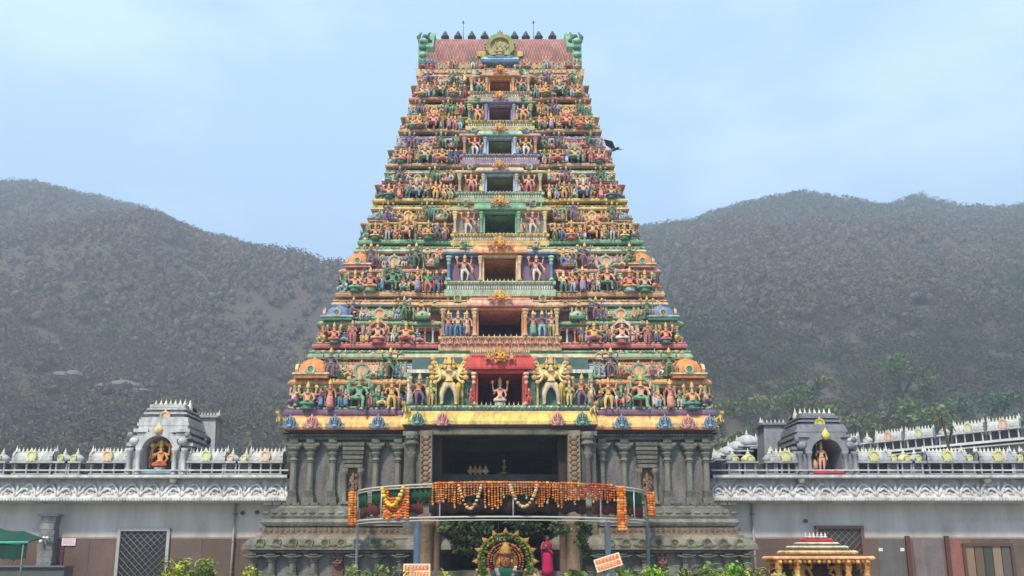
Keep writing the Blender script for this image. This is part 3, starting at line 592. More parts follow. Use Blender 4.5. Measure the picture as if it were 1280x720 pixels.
    for s_ in sgn:
        a = MB(); sala(a, s_*.648*Wo, Y-.22, z(.545), .125*Wo, .75, .30*H, s['body'], s['rib'], s['ent'], (s['led'] if k else C_['green'], C_['skin'], s['ent']))
        for q in (-1, 1): column(a, s_*.648*Wo+q*.085*Wo, Y-.26, z(.11), z(.42), .06, s['pil'], s['led'])
        a.build('barrel_roofed_pavilion', M['stucco'], S, origin=(s_*.648*Wo, Y, z(.545)))
        a = MB(); r = (.078 if k < 3 else .068)*Wo; kuta(a, s_*(W-.08*Wo), Y-.02+r*.3, z(.53), r, (.48 if k < 3 else .42)*H, (236,152,88) if k in (0, 2) else s['kb'], s['kr'], s['ent'], (s['corn'], C_['teal'], s['led']))
        for q in (-1, 1): column(a, s_*(W-.075*Wo)+q*r*.9, Y-.24, z(.11), z(.42), .05, s['pil2'], s['led'])
        a.build('domed_pavilion', M['stucco'], S, origin=(s_*.895*Wo, Y, z(.545)))
        if k: 
            a = MB(); r = .036*Wo; kuta(a, s_*.415*Wo, Y-.2, z(.55), r, .25*H, s['rib'], s['body'], s['ent'], (s['corn'], C_['teal'], s['led']), 10); a.build('small_domed_pavilion', M['stucco'], S, origin=(s_*.415*Wo, Y, z(.55)))
        else:
            a = MB(); sala(a, s_*.445*Wo, Y-.1, z(.55), .05*Wo, .5, .27*H, C_['violet'], C_['lblue'], C_['grey'], (C_['lblue'], C_['navy'], C_['grey'])); a.build('small_barrel_pavilion', M['stucco'], S, origin=(s_*.445*Wo, Y, z(.55)))
    # the central doorway bay
    b = MB()
    zl = dz1; bz0 = z(.0)
    hoodz = dz1 + (.04 if k else .03)
    mould(b, 0, Y, bw, Y-YB, [(0, dz0-.30*H if k else z(-.02)),(.10, dz0-.28*H if k else z(.0)),(.12,dz0-.17*H),(.04,dz0-.15*H),(.04,dz0-.08*H),(.12,dz0-.06*H),(.12,dz0-.005),(-.05,dz0-.005)], [s['base'],s['led'],s['corn'],s['bayc'],s['led'],s['led'],s['led']])
    dentils(b, -bw, bw, YB-.04, dz0-.145*H, .055, .06*H, .05, C_['white'], .8); petals(b, -bw, bw, YB-.13, dz0-.05*H, .14, .035*H, [s['led'], s['corn']])
    fr = s['door']
    for s_ in sgn:
        x0, x1 = sorted((s_*dw, s_*(dw+.09))); b.box(x0, x1, YB-.02, YB+.2, dz0, dz1+.02, fr)
        column(b, s_*(dw+.15), YB-.06, dz0, dz1+.03, .07 if k != 1 else .09, fr, s['corn'])
        if bw - dw > .5: column(b, s_*(bw-.06), YB-.06, dz0, dz1+.03, .075, s['bayc'], s['led'])
        x0, x1 = sorted((s_*(dw+.2), s_*(bw+.02))); b.box(x0, x1, YB-.02, Y, dz1+.03, dz1+.035+.05*H, s['bayc'])
        if k: mould(b, (x0+x1)/2, Y, (x1-x0)/2, Y-YB-.02, [(0,dz1+.05*H),(.16,dz1+.055*H),(.18,dz1+.09*H),(.1,dz1+.14*H),(.02,dz1+.17*H),(0,dz1+.17*H)], [s['bayc']]*2+[s['corn']]*3)
        if k: 
            nasi(b, (x0+x1)/2, YB-.14, dz1+.16*H, .07*H, (s['corn'], C_['teal'], s['led'])); 
            for q in (-1, 1): b.add(FINIAL, ((x0+x1)/2+q*.3*(x1-x0), YB, dz1+.17*H), (.08, .08, .1*H), s['led'])
    b.box(-dw-.1, dw+.1, YB-.05, YB+.2, dz1-.0, dz1+.05*H, fr)
    hh = .19*H if k else .24*H
    mould(b, 0, Y, dw+.28, Y-YB+.02, [(0,dz1+.05*H)] + [(o_, zz_) for o_, zz_ in kapota(dz1+.055*H, hh, .2)] + [(0, dz1+.06*H+hh)], [s['hood']]*3+[s['hood'], s['corn'] if k else s['hood'], s['hood']])
    nasi(b, 0, YB-.24, dz1+.05*H+hh*.35, .1*H, (C_['yellow'] if k in (0, 2, 3) else C_['skin'], s['door'], s['hood']), .12)
    SMALL.add(PLOW['seathalo'], (0, YB-.34, dz1+.055*H+hh*.42), (.30*H, .2*H, .26*H), ((232,180,80), (222,140,70), (232,190,90), (226,150,80), (200,120,70)))
    for q in (-1, 1): SMALL.add(PLOW['gana'], (q*.17*H, YB-.3, dz1+.055*H+hh*.4), (.2*H, .16*H, .18*H), pal((226,160,90), C_['rose']))
    if k == 1:
        for i in range(17): SMALL.add(PLOW['gana'], ((i/8-1)*bw*.97, YB-.14, dz0-.19*H), (.2*H, .2*H, .17*H), pal((222,140,120), C_['rose'] if i % 2 else C_['pink']))
    for s_ in sgn:
        if k > 1: SMALL.add(PLOW[random.choice(['seat4', 'dance'])], (s_*(dw+bw)/2, YB-.22, dz1+.12*H), (.2*H, .2*H, .18*H), pal())
    dentils(b, -dw-.3, dw+.3, YB-.2, dz1+.055*H+hh+.005, .05, .035*H, .06, s['corn'], .8)
    sala_z = dz1+.07*H+hh
    if z(.97) - sala_z > .12*H: b.box(-dw-.2, dw+.2, YB+.02, Y, sala_z-.03, z(.97), s['hood']); petals(b, -dw-.2, dw+.2, YB, sala_z+.04*H, .13, .07*H, [s['corn'], s['door'], s['led']])
    for i in range(9 if k else 11): b.add(FINIAL, ((i/(8 if k else 10)-.5)*2*(dw+.02), YB-.06, dz0-.01), (.06, .06, .06*H), (225, 200, 180))
    b.build('doorway_bay', M['stucco'], S, origin=(0, YB, z0))
    # statues
    def ST(*a, **kw): statue(S, *a, small=small, **kw)
    for s_ in sgn:
        ll = lambda t: (t + ', left of centre') if s_ < 0 else (t + ', right of centre')
        if k == 0:
            if s_ < 0: ST('seat4', 0, YB+.3, dz0+.02, .52*H, pal((226,170,150), (222,190,170), C_['rose'], (200,190,180)), wide=.8, label='pinkish white seated figure inside the red doorway')
            ST('many', s_*PX(HX+64, 480, YB-.2), YB-.12, dz0-.02, .66*H, pal((232,206,140), (226,206,170), (222,186,90), C_['purple']), label=ll('large pale yellow many-armed door guardian'))
            ST('stand2', s_*PX(HX+36, 490, YB), YB-.16, dz0, .22*H, pal(C_['red'], C_['red'], C_['green']))
            ST('pray', s_*PX(HX+86, 490, YB), YB-.16, dz0-.02, .34*H, pal(C_['lemon'], C_['yellow'], C_['green']))
            ST('guard', s_*PX(HX+101, 490, YB), YB-.12, dz0-.02, .42*H, pal((206,140,96), C_['purple'], C_['yellow']))
            ST('woman', s_*PX(HX+112, 490, YB), YB-.05, dz0-.02, .36*H, pal(C_['tan'], C_['grey'], C_['yellow']))
        else:
            X_ = (dw + bw) / 2 + .06
            if k == 1:
                for q, ps in ((.22, 'woman'), (.5, 'stand4'), (.8, 'stand2')): ST(ps, s_*(dw+.18+(bw-dw-.2)*q), YB-.08, dz0, (dz1-dz0)*.86, pal())
            else:
                ST('guard' if k != 4 else 'stand4', s_*X_, YB-.06, dz0-.01, (dz1-dz0)*1.0, pal((222,160,130), [C_['white'],C_['grey'],C_['white'],C_['white'],C_['rose'],C_['white'],C_['orange'],C_['teal']][k], C_['tan']), rz=0, label=ll('pink dancing guardian with raised arms beside the doorway') if k == 2 else None)
                if k > 2: ST('woman', s_*(dw+.26), YB-.02, dz0, (dz1-dz0)*.7, pal())
        up = [((110,96,120), C_['purple']), ((90,130,100), C_['dgreen'])]
        cc = up if s_ < 0 else up[::-1]
        up0 = ST('stand4' if (k+s_) % 3 else 'dance', s_*.79*Wo, Y-.34, z(.545), .40*H, pal(cc[0][0], cc[0][1]))
        ST('stand4' if k % 2 else 'guard', s_*.515*Wo, Y-.34, z(.545), .40*H, pal(cc[1][0], cc[1][1]))
        fr_ = Y-.46
        big = [C_['green'], C_['pink'], C_['teal'], C_['orange'], C_['blue'], C_['green'], C_['rose'], C_['teal']][k]
        if k == 1 and s_ > 0: big = C_['white']
        ST('lalita' if k != 1 else 'seathalo', s_*.65*Wo, fr_, z(.05), .46*H/.8, pal(big if k in (0, 2) and s_ < 0 else C_['skin'], big, C_['green'] if k == 0 else big, C_['rose']), wide=1.0)
        ST('seat4', s_*(W-.07*Wo), fr_, z(.05), .47*H, pal(C_['skin'] if k != 1 else (228,150,120), [C_['teal'], C_['rose'], C_['green'], C_['yellow']][k % 4], None, C_['teal']), wide=1.0, label='large seated figure on a green lotus under the corner dome' if k == 0 else None)
        ST(('woman', 'pray', 'seat2', 'stand2')[k % 4], s_*.785*Wo, fr_, z(.05), .40*H*(1.3 if k % 4 == 2 else 1), pal((214,140,120), [C_['pink'], C_['rose'], C_['orange'], C_['lblue']][k % 4]))
        ST(('stand4', 'gana', 'woman', 'seat2')[k % 4], s_*.50*Wo, fr_, z(.05), .42*H*(1.25 if k % 4 in (1, 3) else 1), pal((226,170,110), [C_['yellow'], C_['rose'], C_['violet'], C_['orange']][k % 4]))
        ST('gana', s_*(W-.0), Y-.2, z(.11), .3*H/.7, pal(), rz=s_*.7)
        if k >= 4 or k == 0: pass
        if small:
            for f in (.58, .72, .84, .44): SMALL.add(PLOW[random.choice(['stand2', 'gana', 'dance', 'woman'])], (s_*f*Wo, fr_+.1, z(.08)), (.36*H, .36*H, .34*H), pal())
            for f in (.58, .72, .88, .42): SMALL.add(PLOW[random.choice(['stand2', 'gana', 'dance'])], (s_*f*Wo, Y-.32, z(.55)), (.3*H, .3*H, .28*H), pal())
        else:
            for f in (.545, .575, .60, .715, .74, .835, .86, .43, .46):
                if f*Wo > bw+.1: SMALL.add(PLOW[random.choice(['stand2', 'gana', 'woman', 'pray', 'dance'])], (s_*(f+random.uniform(-.006,.006))*Wo, Y-.3-random.uniform(0,.08), z(.1)), (.30*H, .30*H, .28*H*random.uniform(.75,1.1)), pal())
            for f in (.555, .59, .71, .745, .44, .85): 
                if f*Wo > bw+.1: SMALL.add(PLOW[random.choice(['gana', 'dance', 'stand4', 'woman'])], (s_*f*Wo, Y-.32, z(.55)), (.22*H, .22*H, .2*H*random.uniform(.8,1.2)), pal())
        if k >= 2:
            for f, q in ((.385, z(.05)), (.385, z(.55)), (.44, z(.05))):
                if f*Wo > bw+.05: SMALL.add(PLOW[random.choice(['stand4', 'guard', 'woman', 'stand2'])], (s_*f*Wo, Y-.4, q), (.40*H, .40*H, .37*H if q < z(.3) else .3*H), pal())
        # side statues looking outward, they break up the outline
        for j, yy in enumerate((Y+.35, Y+1.1)): SMALL.add(PLOW[random.choice(['stand2', 'gana', 'dance', 'stand4'])], (s_*(W+(.3 if not j % 2 else .05)), yy, z(.08 + .47*(j % 2))), (.36*H, .36*H, .34*H), pal(), rz=s_*pi/2)
    return z1, Wu
for k in range(8): ztop, wtop = storey(k)
# crown of the tower
Y = 31.95; z0 = ztop; zt = PZ(56, YCT-.4); Wr = PX(HX+90, 70, Y+.4); H = zt - z0
m = MB(); body = C_['pink']
hd = YCT - Y
mould(m, 0, YCT, Wr*1.08, hd, [(0,z0-.1),(.12,z0-.05),(.2,z0),(.24,z0+.1*H),(.1,z0+.14*H),(0,z0+.16*H)], [C_['sand'], C_['rose'], C_['cream'], C_['teal'], C_['sand']])
rings = []; n = 104
for i in range(n+1):
    X_ = -Wr + 2*Wr*i/n
    rings.append([(X_, YCT - hd*cos(a)*(1+.1*sin(2*a)), z0+.14*H + .86*H*sin(a)) for a in np.linspace(0, pi, 34)])
t = loft(rings, 0); nf = 34
chk = np.array([((i + j) % 2) for i in range(n) for j in range(nf)] + [0, 0], np.int32); t.r = chk
m.add(t, cols=((178,126,116), (140,92,88)))
m.box(-Wr, Wr, YCT-.6, YCT+.6, zt-.12, zt+.1, C_['tan'])
for i in range(26): m.add(NASI, (-Wr + 2*Wr*(i+.5)/26, Y-.18, z0+.18*H), (.11, .1, .13), (C_['tan'], C_['rose'], C_['sand']))
RF = m.build('barrel_roof', M['stucco'], TOW)
for s_ in (-1, 1):      # green horned gables at the ends
    a = MB(); a.add(NASI, (s_*(Wr+.04), YCT, z0+.5*H), (hd*.98, .35, H*.5), (C_['green'], C_['teal'], C_['mint']), rz=s_*pi/2)
    a.box(*sorted((s_*(Wr-.02), s_*(Wr+.42))), Y-.06, Y+.9, z0+.05*H, PZ(50, Y), C_['green'])
    zg = PZ(50, Y)
    for i in range(6): a.add(SPH, (s_*(Wr+.2), Y-.1, z0+.1+(zg-z0-.2)*i/5), (.2, .1, .13), C_['mint'] if i % 2 else C_['teal'])
    for q in (-.1, .32): a.add(tube([(s_*(Wr+q), Y+.1, zg-.05), (s_*(Wr+q+.12), Y+.05, zg+.2), (s_*(Wr+q-.04), Y, zg+.42)], [.15, .11, .03], 6), cols=C_['teal'])
    a.add(SPH, (s_*(Wr+.12), Y+.0, zg+.14), .15, C_['dteal']); a.add(PLOW['gana'], (s_*(Wr+.2), Y-.14, z0+.4), (.6,.5,.7), pal(C_['green'], C_['teal']))
    a.build('horned_gable', M['stucco'], RF, origin=(s_*Wr, Y, z0))
    for f, c in ((.45, 'orange'), (.72, 'teal')):
        a = MB(); sala(a, s_*f*Wr*1.1, Y-.22, z0+.02, .36, .5, .3*H, C_[c], C_['sand'], C_['rose'], (C_['green'] if c == 'orange' else C_['tan'], C_['skin'], C_['sand'])); a.build('small_barrel_pavilion', M['stucco'], RF, origin=(s_*f*Wr*1.1, Y, z0))
    a = MB()
    a.box(*sorted((s_*.62, s_*1.1)), Y-.12, Y+.05, PZ(72,Y), PZ(66,Y), C_['yellow']); a.build('painted_panel', M['stucco'], RF)
    for f in (.22, .34, .58, .86, .97): SMALL.add(PLOW[random.choice(['stand4', 'gana', 'seat4'])], (s_*f*Wr*1.08, Y-.25, z0+.1*H), (.62, .62, .62), pal())
zk = PZ(57, Y-.4); a = MB(); a.add(arch(18, .35, 1., .3, False), (0, Y-.42, zk), (.66, .45, .62), ((150,160,96), (176,170,110), C_['blue']))
for i in range(15):
    an = -.35 + (pi+.7)*i/14; a.add(CONE, (.68*cos(an), Y-.3, zk+.56*sin(an)), (.16, .16, .16), C_['tan'])
a.add(PLOW['seathalo'], (0, Y-.3, zk-.42), (.8, .5, .85), ((150,170,110),C_['tan'],C_['skin'],C_['green'],C_['yellow']))
for q in (-1, 1): a.add(PLOW['stand4'], (q*.42, Y-.3, zk-.42), (.6, .5, .5), pal())
a.box(-.95, .95, Y-.2, Y+.4, z0+.3*H, zk-.4, (150,150,96))
a.add(PLOW['gana'], (0, Y-.34, zk+.5), (.5,.4,.5), pal(C_['rose'], C_['purple']))
mould(a, 0, Y+.2, .78, .5, [(0,PZ(80,Y-.3)),(.1,PZ(79,Y-.3)),(.14,PZ(76,Y-.3)),(.05,PZ(72,Y-.3)),(0,PZ(71,Y-.3))], [C_['blue'], C_['blue'], C_['lblue'], C_['blue']])
a.build('crest_arch', M['stucco'], RF, origin=(0, Y-.4, z0))
POT = lathe([(.1,0),(.16,.06),(.1,.14),(.3,.24),(.36,.38),(.28,.52),(.1,.6),(.2,.68),(.17,.74),(.06,.84),(.1,.9),(.015,1)], 12)
for px in (557, 573, 590, 606, 643, 657, 673, 690):
    X_ = PX(px, 54, YCT-.2); a = MB(); a.add(POT, (X_, YCT-.5, zt+.1), (.62, .62, .62), (60,72,80)); a.build('pot_finial', M['paint'], RF, origin=(X_, YCT, zt))
for px in (579, 667):
    X_ = PX(px, 54, YCT); a = MB(); a.add(tube([(X_, YCT, zt), (X_, YCT, PZ(28, YCT))], [.035, .015], 6), cols=(120,126,134)); a.add(CONE, (X_, YCT, PZ(29, YCT)), (.1,.1,.2), (90,90,90)); a.build('lightning_rod', M['paint'], RF, origin=(X_, YCT, zt))
tag(SMALL.build('small_statues', M['stucco'], TOW), kind='stuff')

# the great cornice under the statues
CORN = MB()
zb = PZ(536, 27.9); zc = PZ(517, 28.1); Hc = zc - zb; W1 = PX(HX+270, 530, 28.0)
mould(CORN, 0, YCT, W1-.55, YCT-28.5, [(-.1,zb-.12),(.35,zb-.1),(.55,zb-.02),(.58,zb+.12*Hc),(.55,zb+.4*Hc),(.40,zb+.75*Hc),(.3,zb+.95*Hc),(.1,zb+1.04*Hc),(-.1,zb+1.04*Hc)], [(70,66,60),(90,60,70),C_['orange'],(236,190,120),(236,190,120),C_['orange'],C_['purple'],C_['purple']])
BW = PX(HX+122, 525, 27.6)
zb2 = PZ(529, 27.3); zc2 = PZ(513, 27.5); 
mould(CORN, 0, 28.9, BW-.3, 1.1, [(-.1,zb2-.3),(.1,zb2-.28),(.28,zb2-.04),(.3,zb2),(.3,zb2+.12),(.22,zc2-.12),(.14,zc2),(-.1,zc2)], [(96,98,84),(84,60,72),(110,96,80),C_['yellow'],(230,204,110),(226,180,100),C_['purple']])
CO = CORN.build('great_cornice', M['stucco'], TOW)
for s_ in (-1, 1):
    for d, c, yy, r in ((72,'pink',27.4,.22),(103,'teal',27.4,.22),(152,'blue',27.9,.24),(206,'blue',27.9,.24),(235,'pink',27.9,.24),(262,'blue',27.9,.2)):
        X_ = s_*PX(HX+d, 524, yy); zz = (zb2-.06 if d < 110 else zb+.02)
        a = MB(); a.add(NASI, (X_, yy-.06, zz+.23), (r*.95, .14, .23), (C_[c], C_['dteal'] if c != 'pink' else C_['rose'], C_[c])); a.add(PLOW['seat4'], (X_, yy-.06, zz+.02), (.34, .26, .44), (C_[c], C_['lblue'], C_['cream'], C_['grey'], C_[c]))
        for q in (-1, 1): a.add(PLOW['gana'], (X_+q*r*1.25, yy-.02, zz+.0), (.28,.22,.30), (C_[c], C_['mint'], C_['cream'], C_['grey'], C_[c]))
        a.build('painted_crest', M['stucco'], CO, origin=(X_, yy, zz))
    for X_, yy, zz in ((s_*PX(HX+117, 520, 27.5), 27.45, zc2-.12), (s_*PX(HX+272, 520, 28), 27.85, zb+.35*Hc)):
        a = MB(); a.add(LION, (X_, yy, zz), (.48, .48, .52), (C_['yellow'], C_['orange']), rz=s_*.5); a.build('lion', M['stucco'], CO, origin=(X_, yy, zz))

# stone base
SG = (124,122,110); SG2 = (102,101,92); SD = (122,119,116); SB = (132,116,100)
wallZ0, wallZ1 = PZ(630, 28.5), zb-.1
dX = PX(HX+84, 600, 28.0); bX = PX(HX+119, 600, 28.0); Wb = PX(HX+262, 590, 28.5)
m = MB(); YB0 = 28.5
for s_ in (-1, 1):
    cx0 = s_*(dX+.5+Wb)/2; hw = (Wb-dX-.5)/2; hd = (40-YB0)/2; cy = (40+YB0)/2
    p = [(-.02, 0)]; zz = lambda py, Y=28.2: PZ(py, Y)
    prof = [(1.0,-.1),(1.0,zz(722,27.5)),(.85,zz(718,27.5)),(.85,zz(692,27.6)),(1.0,zz(691,27.5)),(1.02,zz(689,27.5)),(1.28,zz(687,27.3)),(1.26,zz(681,27.3)),(1.1,zz(674,27.4)),(.92,zz(671,27.4)),(.9,zz(669,27.5)),(.74,zz(668,27.6)),(.76,zz(660,27.6)),(.62,zz(659,27.8)),(.74,zz(657,27.8)),(.80,zz(653,27.8)),(.74,zz(649,27.8)),(.5,zz(648,27.9)),(.52,zz(645,27.9)),(.5,zz(637,28)),(.3,zz(634,28)),(.28,zz(631,28)),(.02,zz(630,28)),(0,wallZ1),(.3,wallZ1)]
    cols = [SG2,SG2,SD,SG2,SG,SG2,SG,SG,SG,SB,SB,SB,SB,SG,SG,SG,SG2,SG2,SG,SG2,SG,SG,SD,SG]
    mould(m, cx0, cy, hw, hd, prof, cols)
    # top beam with beads
    mould(m, cx0, cy, hw, hd, [(-.01,zz(549,28.2)),(.2,zz(549,28.2)),(.22,zz(546,28.2)),(.12,zz(545,28.2)),(.14,zz(541,28.2)),(-.01,zz(541,28.2))], [SG, SG2, SD, SG, SG])
    x0, x1 = sorted((s_*(bX-.1), s_*(Wb+.2)))
    dentils(m, x0, x1, YB0-.2, zz(545,28.2), .06, .09, .05, SG, .8)
    x0, x1 = sorted((s_*(bX+.1), s_*(Wb+.9)))
    petals(m, x0, x1, YB0-1.26, zz(684,27.3), .5, .14, [(112,120,84), SG, (120,104,84)], d=.05); dentils(m, x0, x1, YB0-.74, zz(664,27.7), .1, .13, .04, (116,98,84), 1.0)
    nn = 9
    for i in range(nn): nasi(m, x0 + (x1-x0)*(i+.5)/nn, YB0-1.3, zz(684,27.3), .16, ((122,128,104), (96,90,70), (130,112,90)), .12)
    petals(m, x0, x1, YB0-.5, zz(643,27.9), .35, .12, [SG, SG2], d=.05)
    dentils(m, x0, x1, YB0-.0, zz(631,28)-.0, .3, .1, .3, SG2, .15)
BS = m.build('stone_base', M['stone'], TOW)
def stone_pilaster(px, z0, z1, y, r, s_=1, nm='pilaster', Yp=28.3):
    X_ = s_*PX(HX+px, 600, Yp); h = z1-z0; a = MB()
    sq = lambda w0, w1, f0, f1, c: a.box(X_-w0, X_+w0, y-w0*.8, y+.2, z0+h*f0, z0+h*f1, c)
    sq(r*1.5, 0, 0, .1, SG); sq(r*1.25, 0, .1, .2, SG2)
    a.add(lathe([(1,0),(.95,.02),(.9,.92),(1.1,.95),(1.1,1)], 8, smooth=False, ph=pi/8), (X_, y, z0+h*.2), (r, r, h*.46), SG)
    a.add(lathe([(1.3,0),(1.3,.12),(.95,.2),(.95,.3),(1.5,.5),(1.7,.62),(1.2,.7),(1.25,.78),(2.1,.9),(2.1,1)], 12), (X_, y, z0+h*.66), (r, r, h*.2), (SG))
    sq(r*1.9, 0, .86, .9, SG2); a.box(X_-r*2.6, X_+r*2.6, y-r*1.3, y+.2, z0+h*.9, z0+h*.94, SG); a.box(X_-r*1.2, X_+r*1.2, y-r*1.6, y+.2, z0+h*.94, z1, SG2)
    for q in (-1, 1): a.add(SPH, (X_+q*r*2.0, y-r*.6, z0+h*.9), (r*.7, r*.6, h*.035), SG)
    a.build(nm, M['stone'], BS, origin=(X_, y, z0))
zt_ = PZ(549, 28.3)
for s_ in (-1, 1):
    for d in (128, 156, 210, 238, 259): stone_pilaster(d, wallZ0, zt_, YB0-.14, .13, s_)
    # niche stack between the pilasters
    a = MB(); X_ = s_*PX(HX+184, 600, 28.3)
    for i in range(6): a.box(X_-.42+.01*i, X_+.42-.01*i, YB0-.34+.02*(i % 2), YB0+.01, zt_-.1-.17*(i+1), zt_-.1-.17*i-.04, SG if i % 2 else SG2)
    zn = zt_-1.15
    for q in (-1, 1): a.add(lathe([(1.3,0),(1.3,.06),(.9,.09),(.85,.8),(1.3,.86),(1.5,1)], 8), (X_+q*.3, YB0-.22, wallZ0), (.09, .09, zn-wallZ0), SG)
    a.box(X_-.2, X_+.2, YB0-.1, YB0+.01, wallZ0+.05, zn, (122,92,74)); a.box(X_-.42, X_+.42, YB0-.36, YB0, wallZ0-.02, wallZ0+.08, SG)
    a.add(PLOW['woman'], (X_, YB0-.16, wallZ0+.1), (.75, .6, 1.0), ((142,112,90),(132,100,82),(140,110,84),(120,92,72),(120,96,80)))
    for i in range(10): a.add(SPH, (X_+random.uniform(-.15,.15), YB0-.12, wallZ0+.15+(zn-wallZ0-.3)*i/10), (.07,.05,.09), (150,120,96))
    a.build('carved_niche', M['stone'], BS, origin=(X_, YB0, wallZ0))
    # short lower pilasters
    for d in (122, 150, 178, 228, 254, 280, 303): stone_pilaster(d, PZ(722, 27.6), PZ(692, 27.6), YB0-.98, .13, s_, 'lower_pilaster', 27.5)
    a = MB(); X_ = s_*PX(HX+203, 700, 27.5); a.box(X_-.2, X_+.2, YB0-.95, YB0-.8, PZ(722,27.6), PZ(692,27.6), (110,74,66)); a.add(PLOW['seat4'], (X_, YB0-.98, PZ(722,27.6)+.4), .7, ((140,100,92),(128,84,80))); a.build('carved_niche', M['stone'], BS)
    # carved piers either side of the gateway
    a = MB(); x0, x1 = sorted((s_*dX, s_*(dX+.45))); x2, x3 = sorted((s_*(dX+.45), s_*bX)); zp1 = zb2-.25
    a.box(x0, x1, 27.45, 40, 0, zp1, (138,132,108)); a.box(x2, x3, 27.65, 29, 0, zp1, SG2)
    a.box(x2-.05, x3+.05, 27.55, 29, zp1-.18, zp1, SG); a.box(x0, x1, 27.40, 27.44, PZ(648,27.4), PZ(641,27.4), SB)
    zz0 = PZ(625, 27.4)
    for i in range(13):
        zi = zz0 + (zp1-.3-zz0)*i/12; a.add(SPH, ((x0+x1)/2, 27.44, zi), (.13, .05, .1), (150,112,88)); a.add(OCT, ((x0+x1)/2+.13*(-1)**i, 27.44, zi+.08), (.07,.05,.07), (112,104,76))
        a.add(OCT, ((x0+x1)/2-.13*(-1)**i, 27.44, zi+.08), (.06,.05,.06), (152,146,112))
    for f in (.78, .86): a.add(lathe([(1,0),(1.4,.3),(1.4,.5),(.9,.8),(1.2,1)], 8), ((x2+x3)/2, 27.62, zz0+(zp1-zz0)*f), (.2, .2, .25), SG)
    column(a, (x2+x3)/2, 27.6, zz0-.3, zp1-.05, .15, SG2, SG)
    a.add(SPH, ((x0+x1)/2, 27.4, zz0+.1), (.22, .12, .26), (120,92,74)); a.build('gateway_pier', M['stone'], BS, origin=(s_*dX, 27.6, 0))
# passage through the tower
a = MB(); zp1 = zb2-.25
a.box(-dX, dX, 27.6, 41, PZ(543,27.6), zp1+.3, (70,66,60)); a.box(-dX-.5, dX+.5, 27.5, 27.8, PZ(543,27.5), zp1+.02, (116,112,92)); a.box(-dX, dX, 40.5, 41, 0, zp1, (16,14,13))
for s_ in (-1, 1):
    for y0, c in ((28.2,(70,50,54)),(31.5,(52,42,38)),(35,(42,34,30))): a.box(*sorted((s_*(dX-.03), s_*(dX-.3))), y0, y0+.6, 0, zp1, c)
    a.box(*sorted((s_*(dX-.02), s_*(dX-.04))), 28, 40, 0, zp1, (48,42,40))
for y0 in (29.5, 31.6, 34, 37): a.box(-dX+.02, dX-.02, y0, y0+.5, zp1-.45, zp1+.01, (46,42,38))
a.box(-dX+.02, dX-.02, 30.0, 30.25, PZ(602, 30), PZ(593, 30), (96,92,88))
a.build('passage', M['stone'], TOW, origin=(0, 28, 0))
for s_ in (-1, 1):
    a = MB(); a.add(lathe([(1.3,0),(1.3,.05),(1,.07),(.92,.9),(1.2,.93),(1.35,1)], 10), (s_*PX(HX+92, 680, 27), 27.1, 0), (.26, .26, PZ(649, 27.1)), (134,112,90))
    a.add(lathe([(1.3,0),(1.3,.05),(1,.07),(.92,.9),(1.2,.93),(1.35,1)], 8), (s_*PX(HX+80, 680, 27), 27.2, 0), (.16, .16, PZ(652, 27.1)), (110,88,72)); a.build('entrance_column', M['stone'], TOW, origin=(s_*2.8, 27.1, 0))
a = MB()
for i in range(7): a.box(-3.4, 3.4, 26.9-.3*(7-i), 29+.01*i, 0, .157*(i+1), (120,112,100))
a.box(-dX+.05, dX-.05, 28.9, 40.5, 0, 1.1, (70,66,60)); a.build('entrance_steps', M['stone'], TOW, origin=(0, 27, 0))
HAZE = .0015
